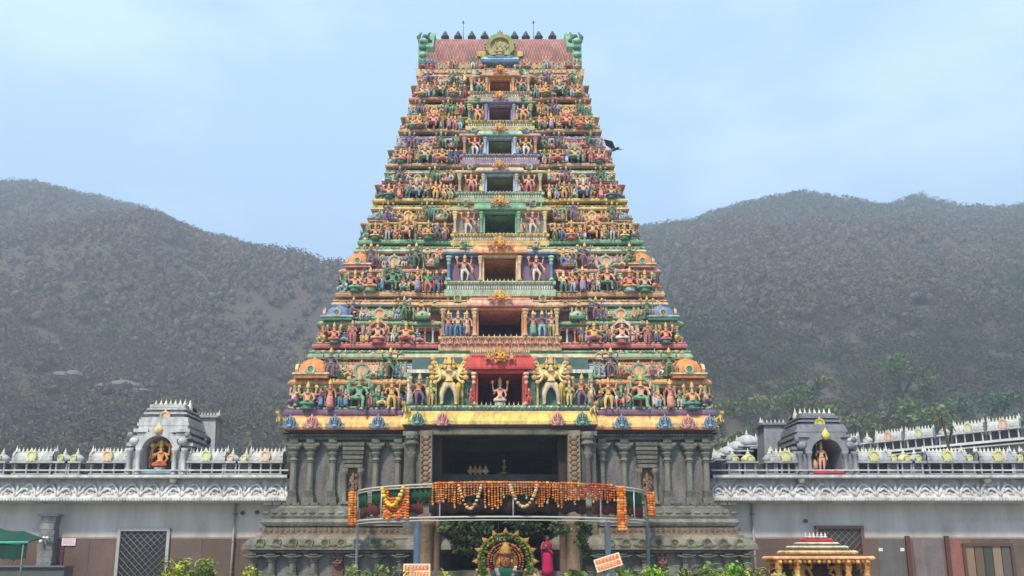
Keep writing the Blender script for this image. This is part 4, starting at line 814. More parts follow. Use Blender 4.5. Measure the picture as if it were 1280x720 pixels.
# ------------------------------------------------------------------ the galleries either side
GY = 30.0
def gallery(s_, x_out, label, wallc, corc, pedc):
    gth = thing('gallery_building', (s_*15, GY, 0), label, 'building')
    xa, xb = sorted((s_*8.4, x_out))
    zt, zc0, zc1, zd = PZ(594, 29.3), PZ(627, 29.2), PZ(598, 29.2), PZ(672, GY)
    a = MB(); a.box(xa, xb, GY, GY+5.5, zd, zc0+.05, wallc); a.box(xa, xb, GY+.01, GY+5.5, 0, zd, (104,84,72)); a.box(xa, xb, GY-.02, GY+.02, zd-.04, zd+.03, (150,140,130))
    a.box(xa, xb, GY-.9, GY+5.5, zt-.12, zt, (150,150,148))
    W_ = a.build('wall', M['plaster'], gth)
    a = MB(); 
    for i in range(int((xb-xa)/1.5)):
        x = xa + 1.5*i; a.box(x+.006, x+1.494, GY-.012, GY+.012, .1, zd-.05, random.choice([(106,86,72),(98,78,66),(112,90,78),(104,82,72)]), .05)
    a.build('brown_dado', M['carved'], W_)
    # curved white cornice carved with scrolls
    a = MB(); prof = [(.0,zc0-.02),(-.75,zc0),(-.9,zc0+.06),(-.9,zc0+.16),(-.80,zc0+.2),(-.78,zc0+.3),(-.62,(zc0+zc1)/2+.1),(-.5,zc1-.12),(-.45,zc1),(0,zc1)]
    n = 1; rings = [[(x, GY+y, z) for y, z in prof] for x in (xa, xb)]
    a.add(loft(rings, 0), cols=corc)
    x = xa+.3; i = 0
    while x < xb-.3:
        r = .22
        sg_ = 1 if i % 2 else -1
        yy_ = lambda z_: GY-.86+.42*max(0, (z_-zc0-.15)/(zc1-zc0))
        pts = [(x + .40*(t_-.5)*2, yy_(zc0+.2+.5*sin(t_*pi)), zc0+.2+.5*sin(t_*pi)) for t_ in np.linspace(0, 1, 11)]
        a.add(tube(pts, [.02,.05,.065,.07,.075,.075,.07,.065,.06,.04,.02], 5), cols=corc, jit=.05)
        a.add(tube([(x+sg_*(.05+.17*(1-q/8)*cos(q)), yy_(zc0+.36), zc0+.37+.17*(1-q/8)*sin(q)) for q in np.linspace(0, 6.5, 14)], [.05]*13+[.015], 5), cols=corc)
        for q_ in (.14, .30, .5): a.add(SPH, (x-sg_*q_*.8, yy_(zc0+.3+q_*.4)-.02, zc0+.26+q_*.5), (.05, .05, .09), corc, jit=.08)
        a.add(SPH, (x+.41, yy_(zc0+.5), zc0+.55), (.06, .06, .16), corc)
        if i % 9 == 4: a.add(SPH, (x, GY-.72, zc1-.05), (.16, .12, .14), (214,214,180))
        x += .82; i += 1
    dentils(a, xa, xb, GY-.86, zc0+.03, .07, .09, .06, corc, .6, .05)
    a.build('carved_cornice', M['carved'], gth)
    # rail on top
    a = MB(); a.box(xa, xb, GY-.95, GY-.4, zc1, zc1+.05, corc); a.box(xa, xb, GY-1.0, GY-.5, zt-.12, zt-.02, corc)
    zr = PZ(589, 29.3); a.box(xa, xb, GY-.86, GY-.74, zr, zr+.05, corc); a.box(xa, xb, GY+.3, GY+.6, zt, PZ(574, 29.3), (70,70,72))
    a.build('parapet_rail', M['carved'], gth)
    return gth, zt
def rail_shrine(par, x, y, z, w_, kind, c, hi, rz=0., sc=1., nm='parapet_shrine'):
    a = MB(); h = .95*sc; hw = w_/2; body = c
    cs, sn = cos(rz), sin(rz); 
    b = MB()
    if kind == 's':
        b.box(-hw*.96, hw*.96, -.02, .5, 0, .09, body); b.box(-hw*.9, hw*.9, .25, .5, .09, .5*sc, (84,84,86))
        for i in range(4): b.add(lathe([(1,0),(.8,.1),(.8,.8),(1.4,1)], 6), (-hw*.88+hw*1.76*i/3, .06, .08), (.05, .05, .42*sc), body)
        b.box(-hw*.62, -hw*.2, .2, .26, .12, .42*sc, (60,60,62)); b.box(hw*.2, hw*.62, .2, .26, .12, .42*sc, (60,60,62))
        b.box(-hw*1.04, hw*1.04, -.1, .55, .5*sc, .58*sc, body); b.box(-hw*.98, hw*.98, -.04, .5, .58*sc, .62*sc, body)
        rings = [[(-hw+2*hw*k/12, .24-.3*cos(q)*(1 if k % 2 else .94), .62*sc+.34*sc*sin(q)) for q in np.linspace(0, pi, 8)] for k in range(13)]
        b.add(loft(rings, 0), cols=body)
        b.add(NASI, (0, -.12, .78*sc), (.2, .12, .22*sc), (hi, hi, hi)); 
        n = max(4, int(w_/.15))
        for i in range(n): b.add(FINIAL, (-hw*.88+hw*1.76*i/(n-1), .24, .93*sc), (.13, .13, .24*sc), (228,224,206))
        for q in (-1, 1): b.add(NASI, (q*hw, .24, .78*sc), (.26, .1, .24*sc), body, rz=q*pi/2); b.add(CONE, (q*hw, .24, .95*sc), (.14, .14, .3*sc), (222,220,200))
    else:
        r = min(hw*.9, .3)
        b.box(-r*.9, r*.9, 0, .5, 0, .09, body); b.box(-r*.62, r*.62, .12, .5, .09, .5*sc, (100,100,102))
        for q in (-1, 1): b.add(lathe([(1,0),(.8,.1),(.8,.8),(1.4,1)], 6), (q*r*.7, .06, .08), (.05, .05, .42*sc), body)
        b.box(-r*1.05, r*1.05, -.08, .55, .5*sc, .57*sc, body)
        b.add(lathe([(.8,0),(1.02,.2),(.95,.5),(.6,.8),(.2,1)], 12, rib=-.07), (0, .24, .57*sc), (r, r*.9, .33*sc), hi if kind == 'y' else body)
        b.add(NASI, (0, -.08, .7*sc), (.11, .1, .12*sc), hi); b.add(FINIAL, (0, .24, .86*sc), (.16, .16, .28*sc), (228,224,206))
    for V_ in b.V: 
        X0 = V_[:, 0].copy(); V_[:, 0] = x + cs*X0 - sn*V_[:, 1]; V_[:, 1] = y + sn*X0 + cs*V_[:, 1]; V_[:, 2] += z
    return b.build(nm, M['carved'], par, origin=(x, y, z))
LG, zt = gallery(-1, PX(-110, 600, GY), 'long grey walled gallery left of the tower with a white carved cornice', (196,188,178), (208,206,202), 0)
RG, zt = gallery(1, PX(1390, 600, GY), 'long grey walled gallery right of the tower with a white carved cornice', (190,184,176), (200,198,196), 0)
YR = GY - .6
def gx(px): return PX(px, 580, YR)
YEL = (204, 202, 140)
for px, w_, k, hi in ((-62,46,'s',YEL),(-30,26,'k',YEL),(-2,24,'k',YEL),(40,50,'s',(220,218,160)),(76,24,'k',YEL),(92,22,'k',(208,206,150)),(135,48,'s',(226,196,164)),(258,46,'s',(214,214,170)),(288,22,'k',(226,196,160)),(305,20,'k',(222,214,176)),(332,42,'s',(228,196,176))):
    rail_shrine(LG, gx(px), YR, zt, w_/30.8, k, (188,188,184), hi)
for px, w_, k, hi in ((918,22,'k',YEL),(938,24,'y',YEL),(965,22,'k',(190,190,180)),(982,30,'s',YEL),(1092,42,'s',YEL),(1117,18,'k',YEL),(1134,18,'y',YEL),(1148,18,'k',YEL),(1184,48,'s',YEL),(1212,20,'k',YEL),(1247,44,'s',YEL),(1275,20,'k',YEL),(1302,40,'s',YEL),(1340,40,'s',YEL)):
    rail_shrine(RG, gx(px), YR, zt, w_/30.8, k, (156,158,162) if px < 1000 else (170,172,174), hi)

# shrine towers on the gallery roofs, each with an arched niche
def shrine_tower(cx, label, c, c2, hi, ytop, seatc):
    X_ = PX(cx, 560, 29.6); Yt = 29.5; t = thing('shrine_tower', (X_, Yt, zt), label, 'shrine'); a = MB()
    zT = PZ(ytop, Yt+.4); H_ = zT - zt; wb = 1.25
    for q in (-1, 1):
        a.box(*sorted((X_+q*.62, X_+q*wb)), Yt-.1, Yt+2.2, zt, zt+H_*.3, c)
        for j in (.72, 1.1): a.add(lathe([(1.4,0),(1.4,.08),(1,.12),(.95,.8),(1.4,.88),(1.6,1)], 8), (X_+q*j, Yt-.2, zt), (.09, .09, H_*.33), c)
        a.add(SPH, (X_+q*.98, Yt-.16, zt+H_*.42), (.2, .14, .16), c); a.add(SPH, (X_+q*1.15, Yt-.16, zt+H_*.5), (.12, .1, .12), c2)
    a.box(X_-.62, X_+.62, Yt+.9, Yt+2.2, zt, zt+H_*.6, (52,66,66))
    # stepped body above the arch
    L_ = [(1.22,.33),(1.34,.37),(1.06,.42),(1.22,.46),(1.0,.51),(1.14,.55),(.88,.60),(1.06,.635),(.82,.68),(.96,.715),(.74,.755),(.88,.79),(.70,.82),(.80,.85),(.72,.88),(.7,.93)]
    a.box(X_-1.0, X_+1.0, Yt+.15, Yt+2.0, zt+H_*.55, zt+H_*.72, c)
    for (w0, f0), (w1, f1) in zip(L_[:-1], L_[1:]):
        if f0 < .6:
            for q in (-1, 1): a.box(*sorted((X_+q*.56, X_+q*w0)), Yt+(1.25-w0)*.4, Yt+2.2, zt+H_*f0, zt+H_*(f1-.008), c if w0 > w1 else c2)
        else: a.box(X_-w0, X_+w0, Yt+(1.25-w0)*.7, Yt+2.2-(1.25-w0)*.5, zt+H_*f0, zt+H_*(f1-.008), c if w0 > w1 else c2, .03)
    rings = []
    for k in range(17):
        an = pi*k/16; ro = .84 + (.05 if k % 2 else 0)
        rings.append([(X_+ro*cos(an), Yt-.22, zt+H_*.3+ro*sin(an)*1.0), (X_+.62*cos(an), Yt-.22, zt+H_*.3+.62*sin(an)), (X_+.62*cos(an), Yt+.95, zt+H_*.3+.62*sin(an)), (X_+ro*cos(an), Yt+.6, zt+H_*.3+ro*sin(an))])
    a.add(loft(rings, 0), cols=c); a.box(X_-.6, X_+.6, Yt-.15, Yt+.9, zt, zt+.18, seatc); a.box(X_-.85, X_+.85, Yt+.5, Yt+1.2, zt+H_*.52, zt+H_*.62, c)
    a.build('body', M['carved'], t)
    a = MB(); rings = [[(X_-.72+1.44*k/12, Yt+1.15-.5*cos(q), zt+H_*.86+.1*H_*sin(q)) for q in np.linspace(0, pi, 7)] for k in range(13)]
    a.add(loft(rings, 0), cols=c2)
    for i in range(6): a.add(FINIAL, (X_-.5+i*.2, Yt+.9, zt+H_*.94), (.14, .14, .26), (230,224,200))
    for q in (-1, 1): a.add(CONE, (X_+q*.72, Yt+.9, zt+H_*.86), (.26, .3, .48), (224,220,196))
    a.build('ridge', M['carved'], t)
    a = MB(); a.add(NASI, (X_, Yt+.22, zt+H_*.76), (.2, .14, .22), hi); a.build('upper_crest', M['carved'], t); a = MB(); a.add(CONE, (X_, Yt-.2, zt+H_*.55), (.4, .24, .34), hi); a.add(SPH, (X_, Yt-.26, zt+H_*.55), (.16, .1, .16), hi); a.build('crest', M['carved'], t)
    return X_, Yt
def flank_tower(px0, px1, ytop, label, c):
    Y = 31.2; x0, x1 = PX(px0, 540, Y), PX(px1, 540, Y); zT = PZ(ytop, Y); t = thing('side_tower', ((x0+x1)/2, Y, zt), label, 'tower'); a = MB()
    a.add(loft([[(x0, Y, zt-.1), (x1, Y, zt-.1), (x1, Y+1, zt-.1), (x0, Y+1, zt-.1)], [(x0+.12, Y+.1, zT), (x1-.12, Y+.1, zT), (x1-.12, Y+.9, zT), (x0+.12, Y+.9, zT)]]), cols=c)
    a.box(x0-.02, x1+.02, Y-.02, Y+1, zT-.1, zT, c); a.build('wall', M['carved'], t)
    a = MB(); a.add(lathe([(1,0),(1,.1),(.7,.12),(.7,.3)], 14), ((x0*.4+x1*.6), Y+.1, (zt+zT)/2+.3), (.2,.2,.6), (50,50,52), rx=pi/2); a.add(SPH, ((x0*.4+x1*.6), Y-.08, (zt+zT)/2+.3), (.08,.05,.1), (150,150,150)); a.build('round_window', M['carved'], t)
    a = MB()
    for i in range(7): a.add(FINIAL, (x0+.15+(x1-x0-.3)*i/6, Y+.3, zT-.01), (.12,.12,.2), (214,212,200))
    for q in (x0+.06, x1-.06): a.add(CONE, (q, Y+.3, zT-.05), (.2,.2,.34), (200,200,190))
    a.build('finials', M['carved'], t)
flank_tower(239, 271, 519, 'plain pale grey tower with a round hole beside the left shrine', (168,168,170))
flank_tower(953, 993, 528, 'plain dark grey tower with a round hole beside the right shrine', (138,140,146))
X1, Y1 = shrine_tower(201, 'white and grey stepped shrine with an arched niche on the left gallery roof', (190,190,188), (150,150,150), (228,196,150), 498, (150,176,180))
X2, Y2 = shrine_tower(1029, 'dark grey stepped shrine with an arched niche on the right gallery roof', (134,136,142), (112,114,120), (214,206,96), 510, (206,60,80))
m = MB(); m.add(POSE['seathalo'], (X1, Y1+.15, zt+.18), (1.35, 1.1, 1.5), ((224,150,90),(206,90,50),(228,190,96),(226,150,80),(150,176,180)))
tag(m.build('deity_statue', M['stucco'], origin=(X1, Y1+.15, zt+.18)), 'orange and gold seated deity statue inside the arched niche of the left shrine', 'statue')
m = MB(); m.add(POSE['stand2'], (X2-.08, Y2+.15, zt+.18), (1.05, 1.05, 1.1), ((226,180,150),(222,170,140),(214,180,120),(190,140,90))); m.add(xf(lathe([(.12,0),(.14,.3),(.05,.5)],8), (X2-.36, Y2+.2, zt+.18)), cols=(224,180,150))
tag(m.build('deity_statue', M['stucco'], origin=(X2, Y2+.15, zt+.18)), 'pinkish standing deity statue inside the arched niche of the right shrine', 'statue')

# doors and panels in the gallery walls
def hole(par, x0, x1, ztop, frame, c_in, nm='rolling_grille', kind='grille'):
    a = MB(); y = GY
    a.box(x0-.12, x0, y-.1, y+.03, 0, ztop+.12, frame); a.box(x1, x1+.12, y-.1, y+.03, 0, ztop+.12, frame); a.box(x0-.12, x1+.12, y-.104, y+.03, ztop, ztop+.124, frame)
    fr = a.build('door_frame', M['paint'], par)
    b = MB(); b.box(x0, x1, y-.022, y-.014, 0, ztop, c_in)
    if kind == 'grille':
        w_ = .27; nx_ = int((x1-x0)/w_); nz_ = int(ztop/w_)+1
        for i in range(-nz_, nx_+1):
            for sg in (1, -1):
                # diamond lattice strips
                xs = x0 + i*w_ if sg > 0 else x0 + (i+nz_)*w_
                p0 = [xs, 0.]; p1 = [xs + sg*nz_*w_, nz_*w_]
                d = (p1[0]-p0[0])/(p1[1]-p0[1])
                lo, hi_ = 0., ztop
                for xb_, up in ((x0, 1), (x1, -1)):
                    zc_ = (xb_ - p0[0])/d
                    if (d > 0) == (up > 0): lo = max(lo, zc_)
                    else: hi_ = min(hi_, zc_)
                if hi_ - lo > .05: b.add(tube([(p0[0]+d*lo, y-.04, lo), (p0[0]+d*hi_, y-.04, hi_)], .013, 4), cols=(116,116,114))
    elif kind == 'plank':
        n = 5
        for i in range(n):
            xa_ = x0 + (x1-x0)*i/n; b.box(xa_+.02, xa_+(x1-x0)/n-.02, y-.05, y-.02, 0, ztop, ((128,108,86),(96,78,60),(60,66,52),(136,116,94),(84,80,78))[i % 5], .05)
    b.build(nm, M['paint'], fr)
hole(LG, PX(150,690,GY), PX(208,690,GY), PZ(664,GY), (166,164,160), (34,34,38))
hole(RG, PX(1024,690,GY), PX(1077,690,GY), PZ(661,GY), (110,74,66), (58,46,38))
hole(RG, PX(1206,690,GY), PX(1262,690,GY), PZ(683,GY), (84,62,48), (44,34,28), 'wooden_door', 'plank')
a = MB(); 
for p0, p1, c in ((1097,1130,(96,92,90)),(1142,1178,(118,108,108))): a = MB(); a.box(PX(p0,690,GY), PX(p1,690,GY), GY-.03, GY-.013, .3, PZ(674,GY), c); a.build('grey_panel', M['carved'], RG)
for p0 in (1132, 1181): a = MB(); a.box(PX(p0,690,GY), PX(p0+5,690,GY), GY-.12, GY-.02, 0, PZ(670,GY), (86,48,46)); a.build('red_brown_post', M['paint'], RG)
a = MB(); a.box(PX(1187,690,GY), PX(1203,690,GY), GY-.034, GY-.013, 0, PZ(674,GY), (142,86,80)); a.build('red_panel', M['carved'], RG)
a = MB()
for p0 in (1098, 1125): a.box(PX(p0,690,GY), PX(p0+5,690,GY), GY-.045, GY-.03, PZ(689,GY), PZ(685,GY), (214,208,190)); a.build('small_notice', M['paint'], RG); a = MB()
# fine raised lettering, too faint in the photo to read, is left as slight plaster relief
a = MB(); x = PX(1184,650,GY)
while x < PX(1278,650,GY): 
    w_ = random.uniform(.05,.16)
    if random.random() < .6: a.box(x, x+w_, GY-.016, GY+.01, PZ(652,GY)+random.uniform(-.03,.02), PZ(649,GY)+random.uniform(-.02,.05), (178,176,172))
    x += w_+.05
a.box(PX(1184,650,GY), PX(1278,650,GY), GY-.012, GY+.01, PZ(652,GY)-.05, PZ(649,GY)+.07, (188,182,172)); a.build('faint_lettering', M['plaster'], RG)
# left: grey pilaster, pink notice, down pipe, wall lamps
a = MB(); x0, x1 = PX(52,690,GY), PX(72,690,GY); zz = 0
while zz < PZ(651,GY): a.box(x0+random.uniform(0,.06), x1-random.uniform(0,.06), GY-.34, GY+.01, zz, zz+.26, (128,132,130), .08); zz += .27
a.box(x0-.08, x1+.08, GY-.4, GY, zz-.02, zz+.08, (150,150,148)); a.build('wall_pier', M['stone'], LG)
for px, py in ((304,642),(322,641),(1006,652)):
    X_, Z_ = P(px, py, GY); a = MB(); a.add(lathe([(.6,0),(1,.4),(.7,1)], 10), (X_, GY-.1, Z_-.05), (.08,.08,.14), (70,70,74)); a.box(X_-.03, X_+.03, GY-.08, GY+.01, Z_, Z_+.05, (80,80,84)); a.build('wall_lamp', M['paint'], LG if px < 600 else RG)
X0, Z0 = P(77, 682, GY-.05); X1_, Z1_ = P(95, 673, GY-.05)
for px in (293, 941):
    X_ = PX(px, 650, GY-.1); a = MB(); a.add(tube([(X_, GY-.1, 0), (X_, GY-.1, PZ(628, GY))], .05, 8), cols=(150,144,138))
    for z_ in (1., 2.2, 3.3): a.box(X_-.07, X_+.07, GY-.16, GY, z_, z_+.05, (110,106,102))
    a.build('drain_pipe', M['paint'], LG if px < 600 else RG)
NT = thing('wall_notice', (X0, GY-.05, Z0), 'small pale pink notice with lines of text on the brown wall left of the grille', 'notice')
a = MB(); a.box(X0, X1_, GY-.06, GY-.03, Z0, Z1_, (232,206,212)); a.box(X0+.0, X0+.1, GY-.055, GY-.02, Z0-.9, Z0-.01, (96,44,66)); a.build('board', M['paint'], NT)
a = MB()
for i in range(4):
    x = X0+.06
    while x < X1_-.08: w_ = random.uniform(.02,.06); a.box(x, x+w_, GY-.064, GY-.059, Z0+.06+.055*i, Z0+.08+.055*i, (170,110,130)); x += w_+.015
a.build('text_lines', M['paint'], NT)
a = MB()
for px, py in ((52,677),(56,673),(60,673)): X_, Z_ = P(px, py, GY-.45); a.add(lathe([(.5,0),(1,.3),(1,.8),(.4,1)], 8), (X_, GY-.5, Z_-.06), (.06,.06,.14), (226,224,218)); a.box(X_-.02, X_+.02, GY-.48, GY-.33, Z_-.04, Z_, (150,150,150))
tag(a.build('flood_lamp', M['paint'], origin=(X_, GY-.5, Z_)), 'cluster of small white lamps fixed at the top of the grey pier', 'lamp')

# green awning at the far left
AW = thing('awning', (PX(0,680,27), 27.5, 0), 'dark green cloth awning on thin poles at the left edge of the photo', 'awning')
a = MB(); Ya, Yb = 25.6, 27.0; xL, xR = PX(-120,680,25.6), PX(34,680,25.6); zA = PZ(672,Yb); zB = PZ(680,Ya)
pts = []
for j in range(6):
    f = j/5; pts.append([(xL+(xR-xL)*i/12, Ya+(Yb-Ya)*f, zB+(zA+.5-zB)*f**.8 - (.55 if 1 else 0)*(i/12)**2*f - .05*sin(i*1.9)) for i in range(13)])
V_ = [p for r in pts for p in r]; Fc = [(j*13+i, j*13+i+1, (j+1)*13+i+1, (j+1)*13+i) for j in range(5) for i in range(12)]
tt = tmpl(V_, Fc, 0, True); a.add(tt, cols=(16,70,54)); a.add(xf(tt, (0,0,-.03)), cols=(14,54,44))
for i in range(12):
    x0 = xL+(xR-xL)*i/12; x1 = xL+(xR-xL)*(i+1)/12; zz0, zz1 = pts[0][i][2], pts[0][i+1][2]
    a.add(tmpl([(x0,Ya-.01,zz0),(x1,Ya-.01,zz1),(x1,Ya-.03,zz1-.52),(x0,Ya-.03,zz0-.48),(x0,Ya+.02,zz0),(x1,Ya+.02,zz1),(x1,Ya,zz1-.52),(x0,Ya,zz0-.48)], [(0,3,2,1),(4,5,6,7),(3,7,6,2),(1,2,6,5),(0,4,7,3)]), cols=(14,54,44) if i % 2 else (18,62,48))
a.build('canopy_cloth', M['cloth'], AW)
a = MB(); a.add(tube([(xL,Ya-.04,zB+.02),(xR+.05,Ya-.04,pts[0][12][2]+.02)], .04, 6), cols=(96,190,160)); a.build('edge_rope', M['cloth'], AW)
for x in (xR-.12, xL+.5, (xL+xR)/2-.4):
    a = MB(); a.add(tube([(x,Ya,0),(x,Ya,zB-.02)], .035, 8), cols=(96,98,100)); a.build('pole', M['paint'], AW)
a = MB(); a.box(xL, xR-.5, 28.8, 29.4, 0, PZ(709,28.8), (88,90,92)); a.box(xL-.05, xR-.45, 28.7, 29.45, PZ(709,28.8), PZ(707,28.8), (110,112,112)); tag(a.build('counter', M['paint'], origin=(xL,28.8,0)), 'grey counter standing in the shade under the green awning', 'counter')

# the second gallery further back on the right, seen over the roof
p0 = np.array([14.2, 51.]); p1 = np.array([30.2, 35.3]); zr0 = PZ(548, 38.) ; ang = math.atan2(*(p1-p0)[::-1]); L_ = np.linalg.norm(p1-p0)
BG = thing('back_gallery', (22, 43, 0), 'pale gallery further back on the right whose parapet shrines slant up to the photo edge', 'building')
a = MB(); cs, sn = cos(ang), sin(ang)
def bx(u0, u1, v0, v1, z0, z1, c):
    pts = [(p0[0]+cs*u-sn*v, p0[1]+sn*u+cs*v) for u, v in ((u0,v0),(u1,v0),(u1,v1),(u0,v1))]
    a.add(loft([[(x,y,z0) for x,y in pts], [(x,y,z1) for x,y in pts]]), cols=c)
bx(0, L_, 0, 8, 0, zr0-.3, (168,168,166)); bx(-.1, L_+.1, -.5, 8, zr0-.3, zr0-.22, (206,206,204)); bx(-.1, L_+.1, -.6, 8, zr0-.12, zr0, (214,214,212)); bx(0,L_,.4,.7,zr0,zr0+.45,(80,80,82))
a.build('wall', M['plaster'], BG)
u = .6; i = 0
while u < L_:
    w_ = 1.5 if i % 3 != 1 else .7; c = p0 + np.array([cs, sn])*(u+w_/2)
    rail_shrine(BG, c[0], c[1], zr0, w_*.95, 's' if i % 3 != 1 else 'k', (198,198,196), (214,212,178) if i % 2 else (222,190,170), rz=ang, sc=1.15); u += w_+.12; i += 1
# domed cluster just right of the tower, behind the front parapet
DC = thing('domed_shrine', (PX(925,560,34), 34.5, zt), 'silvery cluster of ribbed domes on the roof immediately right of the tower', 'shrine')
for i, (px, py, r) in enumerate(((905,569,.42),(914,562,.5),(925,556,.55),(937,549,.6),(949,553,.5))):
    X_, Z_ = P(px, py, 34); a = MB(); a.box(X_-r*.8, X_+r*.8, 33.9, 35.5, zt-.3, Z_-r*.5, (120,122,126)); a.add(lathe([(.75,0),(1,.2),(1,.4),(.8,.7),(.35,.95),(.1,1)], 16, rib=-.1), (X_, 34.4, Z_-r*.55), (r, r, r*1.0), (182,186,190))
    a.add(FINIAL, (X_, 34.4, Z_+r*.4), (.16,.16,.3), (220,218,206)); a.box(X_-r, X_+r, 33.8, 35.4, Z_-r*.62, Z_-r*.52, (190,192,194)); a.build('ribbed_dome', M['carved'], DC, origin=(X_, 34.4, Z_))
# rusty pole with a bent top and red binding
a = MB(); X_, Z_ = P(1187, 562, 32.2); zT = PZ(519, 32.2)
a.add(tube([(X_, 32.2, zt-.1), (X_-.05, 32.2, zt+(zT-zt)*.6), (X_-.2, 32.2, zT-.15), (X_-.4, 32.2, zT)], [.07,.06,.05,.03], 7), cols=(110,70,56))
a.add(tube([(X_-.05, 32.2, zt+(zT-zt)*.55), (X_+.25, 32.2, zT-.5), (X_+.3, 32.1, zT-.75)], [.04,.035,.02], 6), cols=(120,76,60)); a.add(tube([(X_-.25, 32.2, zT-.1), (X_-.6, 32.2, zT-.35), (X_-.75, 32.2, zT-.6)], [.04,.03,.015], 6), cols=(120,80,60))
o = MB(); TP = thing('bent_pole', (X_, 32.2, zt), 'rust brown branching pole bound with red cloth standing on the right roof', 'pole'); a.build('pole', M['bark'], TP)
o.add(lathe([(.08,0),(.14,.1),(.1,.3),(.15,.5),(.1,.8),(.12,1)], 8), (X_, 32.2, zt+.5), (1,1,.9), (176,40,52)); o.build('red_cloth', M['cloth'], TP)

# ------------------------------------------------------------------ ring shaped metal frame in front of the gateway
XC = 0.05; YE = 27.0
RC = thing('ring_canopy', (XC, 25, 0), 'curved metal ring frame on posts in front of the gateway hung with cloth and marigolds', 'canopy')
zR1 = PZ(604, 23.4); zR0 = PZ(646, 23.4)
AX = PX(803, 620, YE); 
def rp(t, z, r=1.): return (XC + AX*cos(t)*r, YE - 3.6*sin(t)*r, z)
a = MB()
for z_, r_ in ((zR1, .035), (zR1-.09, .022), (zR0, .035), (zR0-.1, .02)):
    a.add(tube([rp(pi*k/40, z_) for k in range(41)], r_, 6), cols=(176,170,160)); a.add(tube([rp(-pi*k/16*.999, z_, 1) if 0 else (XC+AX*cos(pi*k/16), YE+1.2*sin(pi*k/16)*0+.02, z_) for k in range(2)], r_, 6), cols=(150,146,140))
    a.add(tube([(XC-AX, YE, z_), (XC-3.6, YE+.05, z_)], r_, 6), cols=(150,146,140)); a.add(tube([(XC+AX, YE, z_), (XC+3.6, YE+.05, z_)], r_, 6), cols=(150,146,140))
for t in (.52, .9, 1.5, 1.96, 2.45): a.add(tube([rp(t, zR0), rp(t, zR1)], .022, 6), cols=(200,198,192))
a.build('ring_frame', M['paint'], RC)
def cloth(z0, z1, t0, t1, c, nm='cloth_valance', r=.985, n=60, amp=.018):
    a = MB(); V_ = []; 
    for k in range(n+1):
        t = t0+(t1-t0)*k/n; q = r + amp*sin(k*1.3)/2; V_ += [rp(t, z1, q), rp(t, z0-.05*sin(k*.9), q-.004), rp(t, z0-.05*sin(k*.9), q-.008), rp(t, z1, q-.006)]
    f = [(4*k+j, 4*k+(j+1) % 4, 4*k+4+(j+1) % 4, 4*k+4+j) for k in range(n) for j in range(4)]
    a.add(tmpl(V_, f, 0, True), cols=c); return a.build(nm, M['cloth'], RC)
zm = (zR0+zR1)/2
for t0, t1, c in ((2.72,3.0,(18,66,40)),(2.28,2.6,(18,60,38)),(1.70,2.2,(20,66,42)),(1.2,1.6,(20,64,44)),(.62,.86,(18,66,42)),(.3,.6,(30,80,52))): cloth(zm-.02, zR1-.1, t0, t1, c)
for t0, t1, c in ((2.1,3.08,(84,40,34)),(1.0,2.05,(52,36,34)),(.1,.95,(92,48,40))): cloth(zR0+.15, zm+.05, t0, t1, c, 'maroon_valance', .975)
for px, yy, r_, c in ((446,None,.05,(150,164,168)),(521,25.2,.11,(140,166,196)),(760,25.2,.10,(150,160,176)),(810,None,.07,(120,130,140))):
    y = YE-.05 if yy is None else yy; X_ = PX(px, 690, y); a = MB(); z1_ = zR1 if yy is None else zR0-.02
    a.add(lathe([(1,0),(1,.98),(1.15,.985),(1.15,1)], 12), (X_, y, 0), (r_, r_, z1_), c)
    if yy: a.add(tube([(X_, y, zR0-.05), rp(2.3 if px < 600 else .85, zR0-.05)], .04, 6), cols=c)
    a.build('post', M['paint'], RC, origin=(X_, y, 0))
# marigold garlands
OR = [(212,122,44),(198,100,36),(222,144,60),(186,88,38),(226,160,84)]
def strand(mb, pts, r=.06, cols=OR, step=.085):
    pts = [Vector(p) for p in pts]
    for A, B in zip(pts[:-1], pts[1:]):
        n = max(1, int((B-A).length/step))
        for i in range(n):
            p = A.lerp(B, (i+.5)/n); q = r*random.uniform(.8, 1.25); mb.add(OCT if r < .05 else SPH, p, (q, q, q*.8), random.choice(cols), rz=random.random()*3, jit=.12)
def fringe(t0, t1, zlen, label, cols=OR, n=None, wav=.12):
    a = MB(); n = n or int(abs(t1-t0)*AX*.75/.066)
    for i in range(n):
        t = t0+(t1-t0)*(i+.5)/n; L = zlen*(1+wav*sin(i*.9)+random.uniform(-.12,.12)); p = rp(t, zR1-.02, 1.012+random.uniform(-.004,.01)); strand(a, [p, (p[0]+random.uniform(-.03,.03), p[1], p[2]-L)], .049, cols, .07)
        if i % 4 == 0: a.add(SPH, (p[0], p[1], p[2]-L-.04), (.04,.04,.05), (186,156,126))
    strand(a, [rp(t0+(t1-t0)*k/12, zR1+.02, 1.012) for k in range(13)], .055, cols)
    tag(a.build('marigold_garland', M['flower'], origin=rp((t0+t1)/2, zR1)), label, 'garland', 'marigold garlands on the ring canopy')
def swag(t0, t1, dip, label, cols, r=.055, rows=1):
    a = MB()
    for q in range(rows): strand(a, [rp(t0+(t1-t0)*k/12, zR1-.04-(dip+.1*q)*sin(pi*k/12)**.8, 1.05) for k in range(13)], r, cols)
    tag(a.build('flower_swag', M['flower'], origin=rp((t0+t1)/2, zR1)), label, 'garland', 'looped flower swags on the ring canopy')
def tpx(px): return math.acos(max(-1, min(1, (PX(px, 610, 24.3)-XC)/AX)))
fringe(tpx(543), tpx(584), .58, 'dense marigold fringe between the left corner bunch and the first cream loop', )
fringe(tpx(606), tpx(628), .7, 'short square block of marigold strings between the two cream loops')
fringe(tpx(666), tpx(718), .6, 'wide marigold fringe just right of the second cream loop', wav=.25)
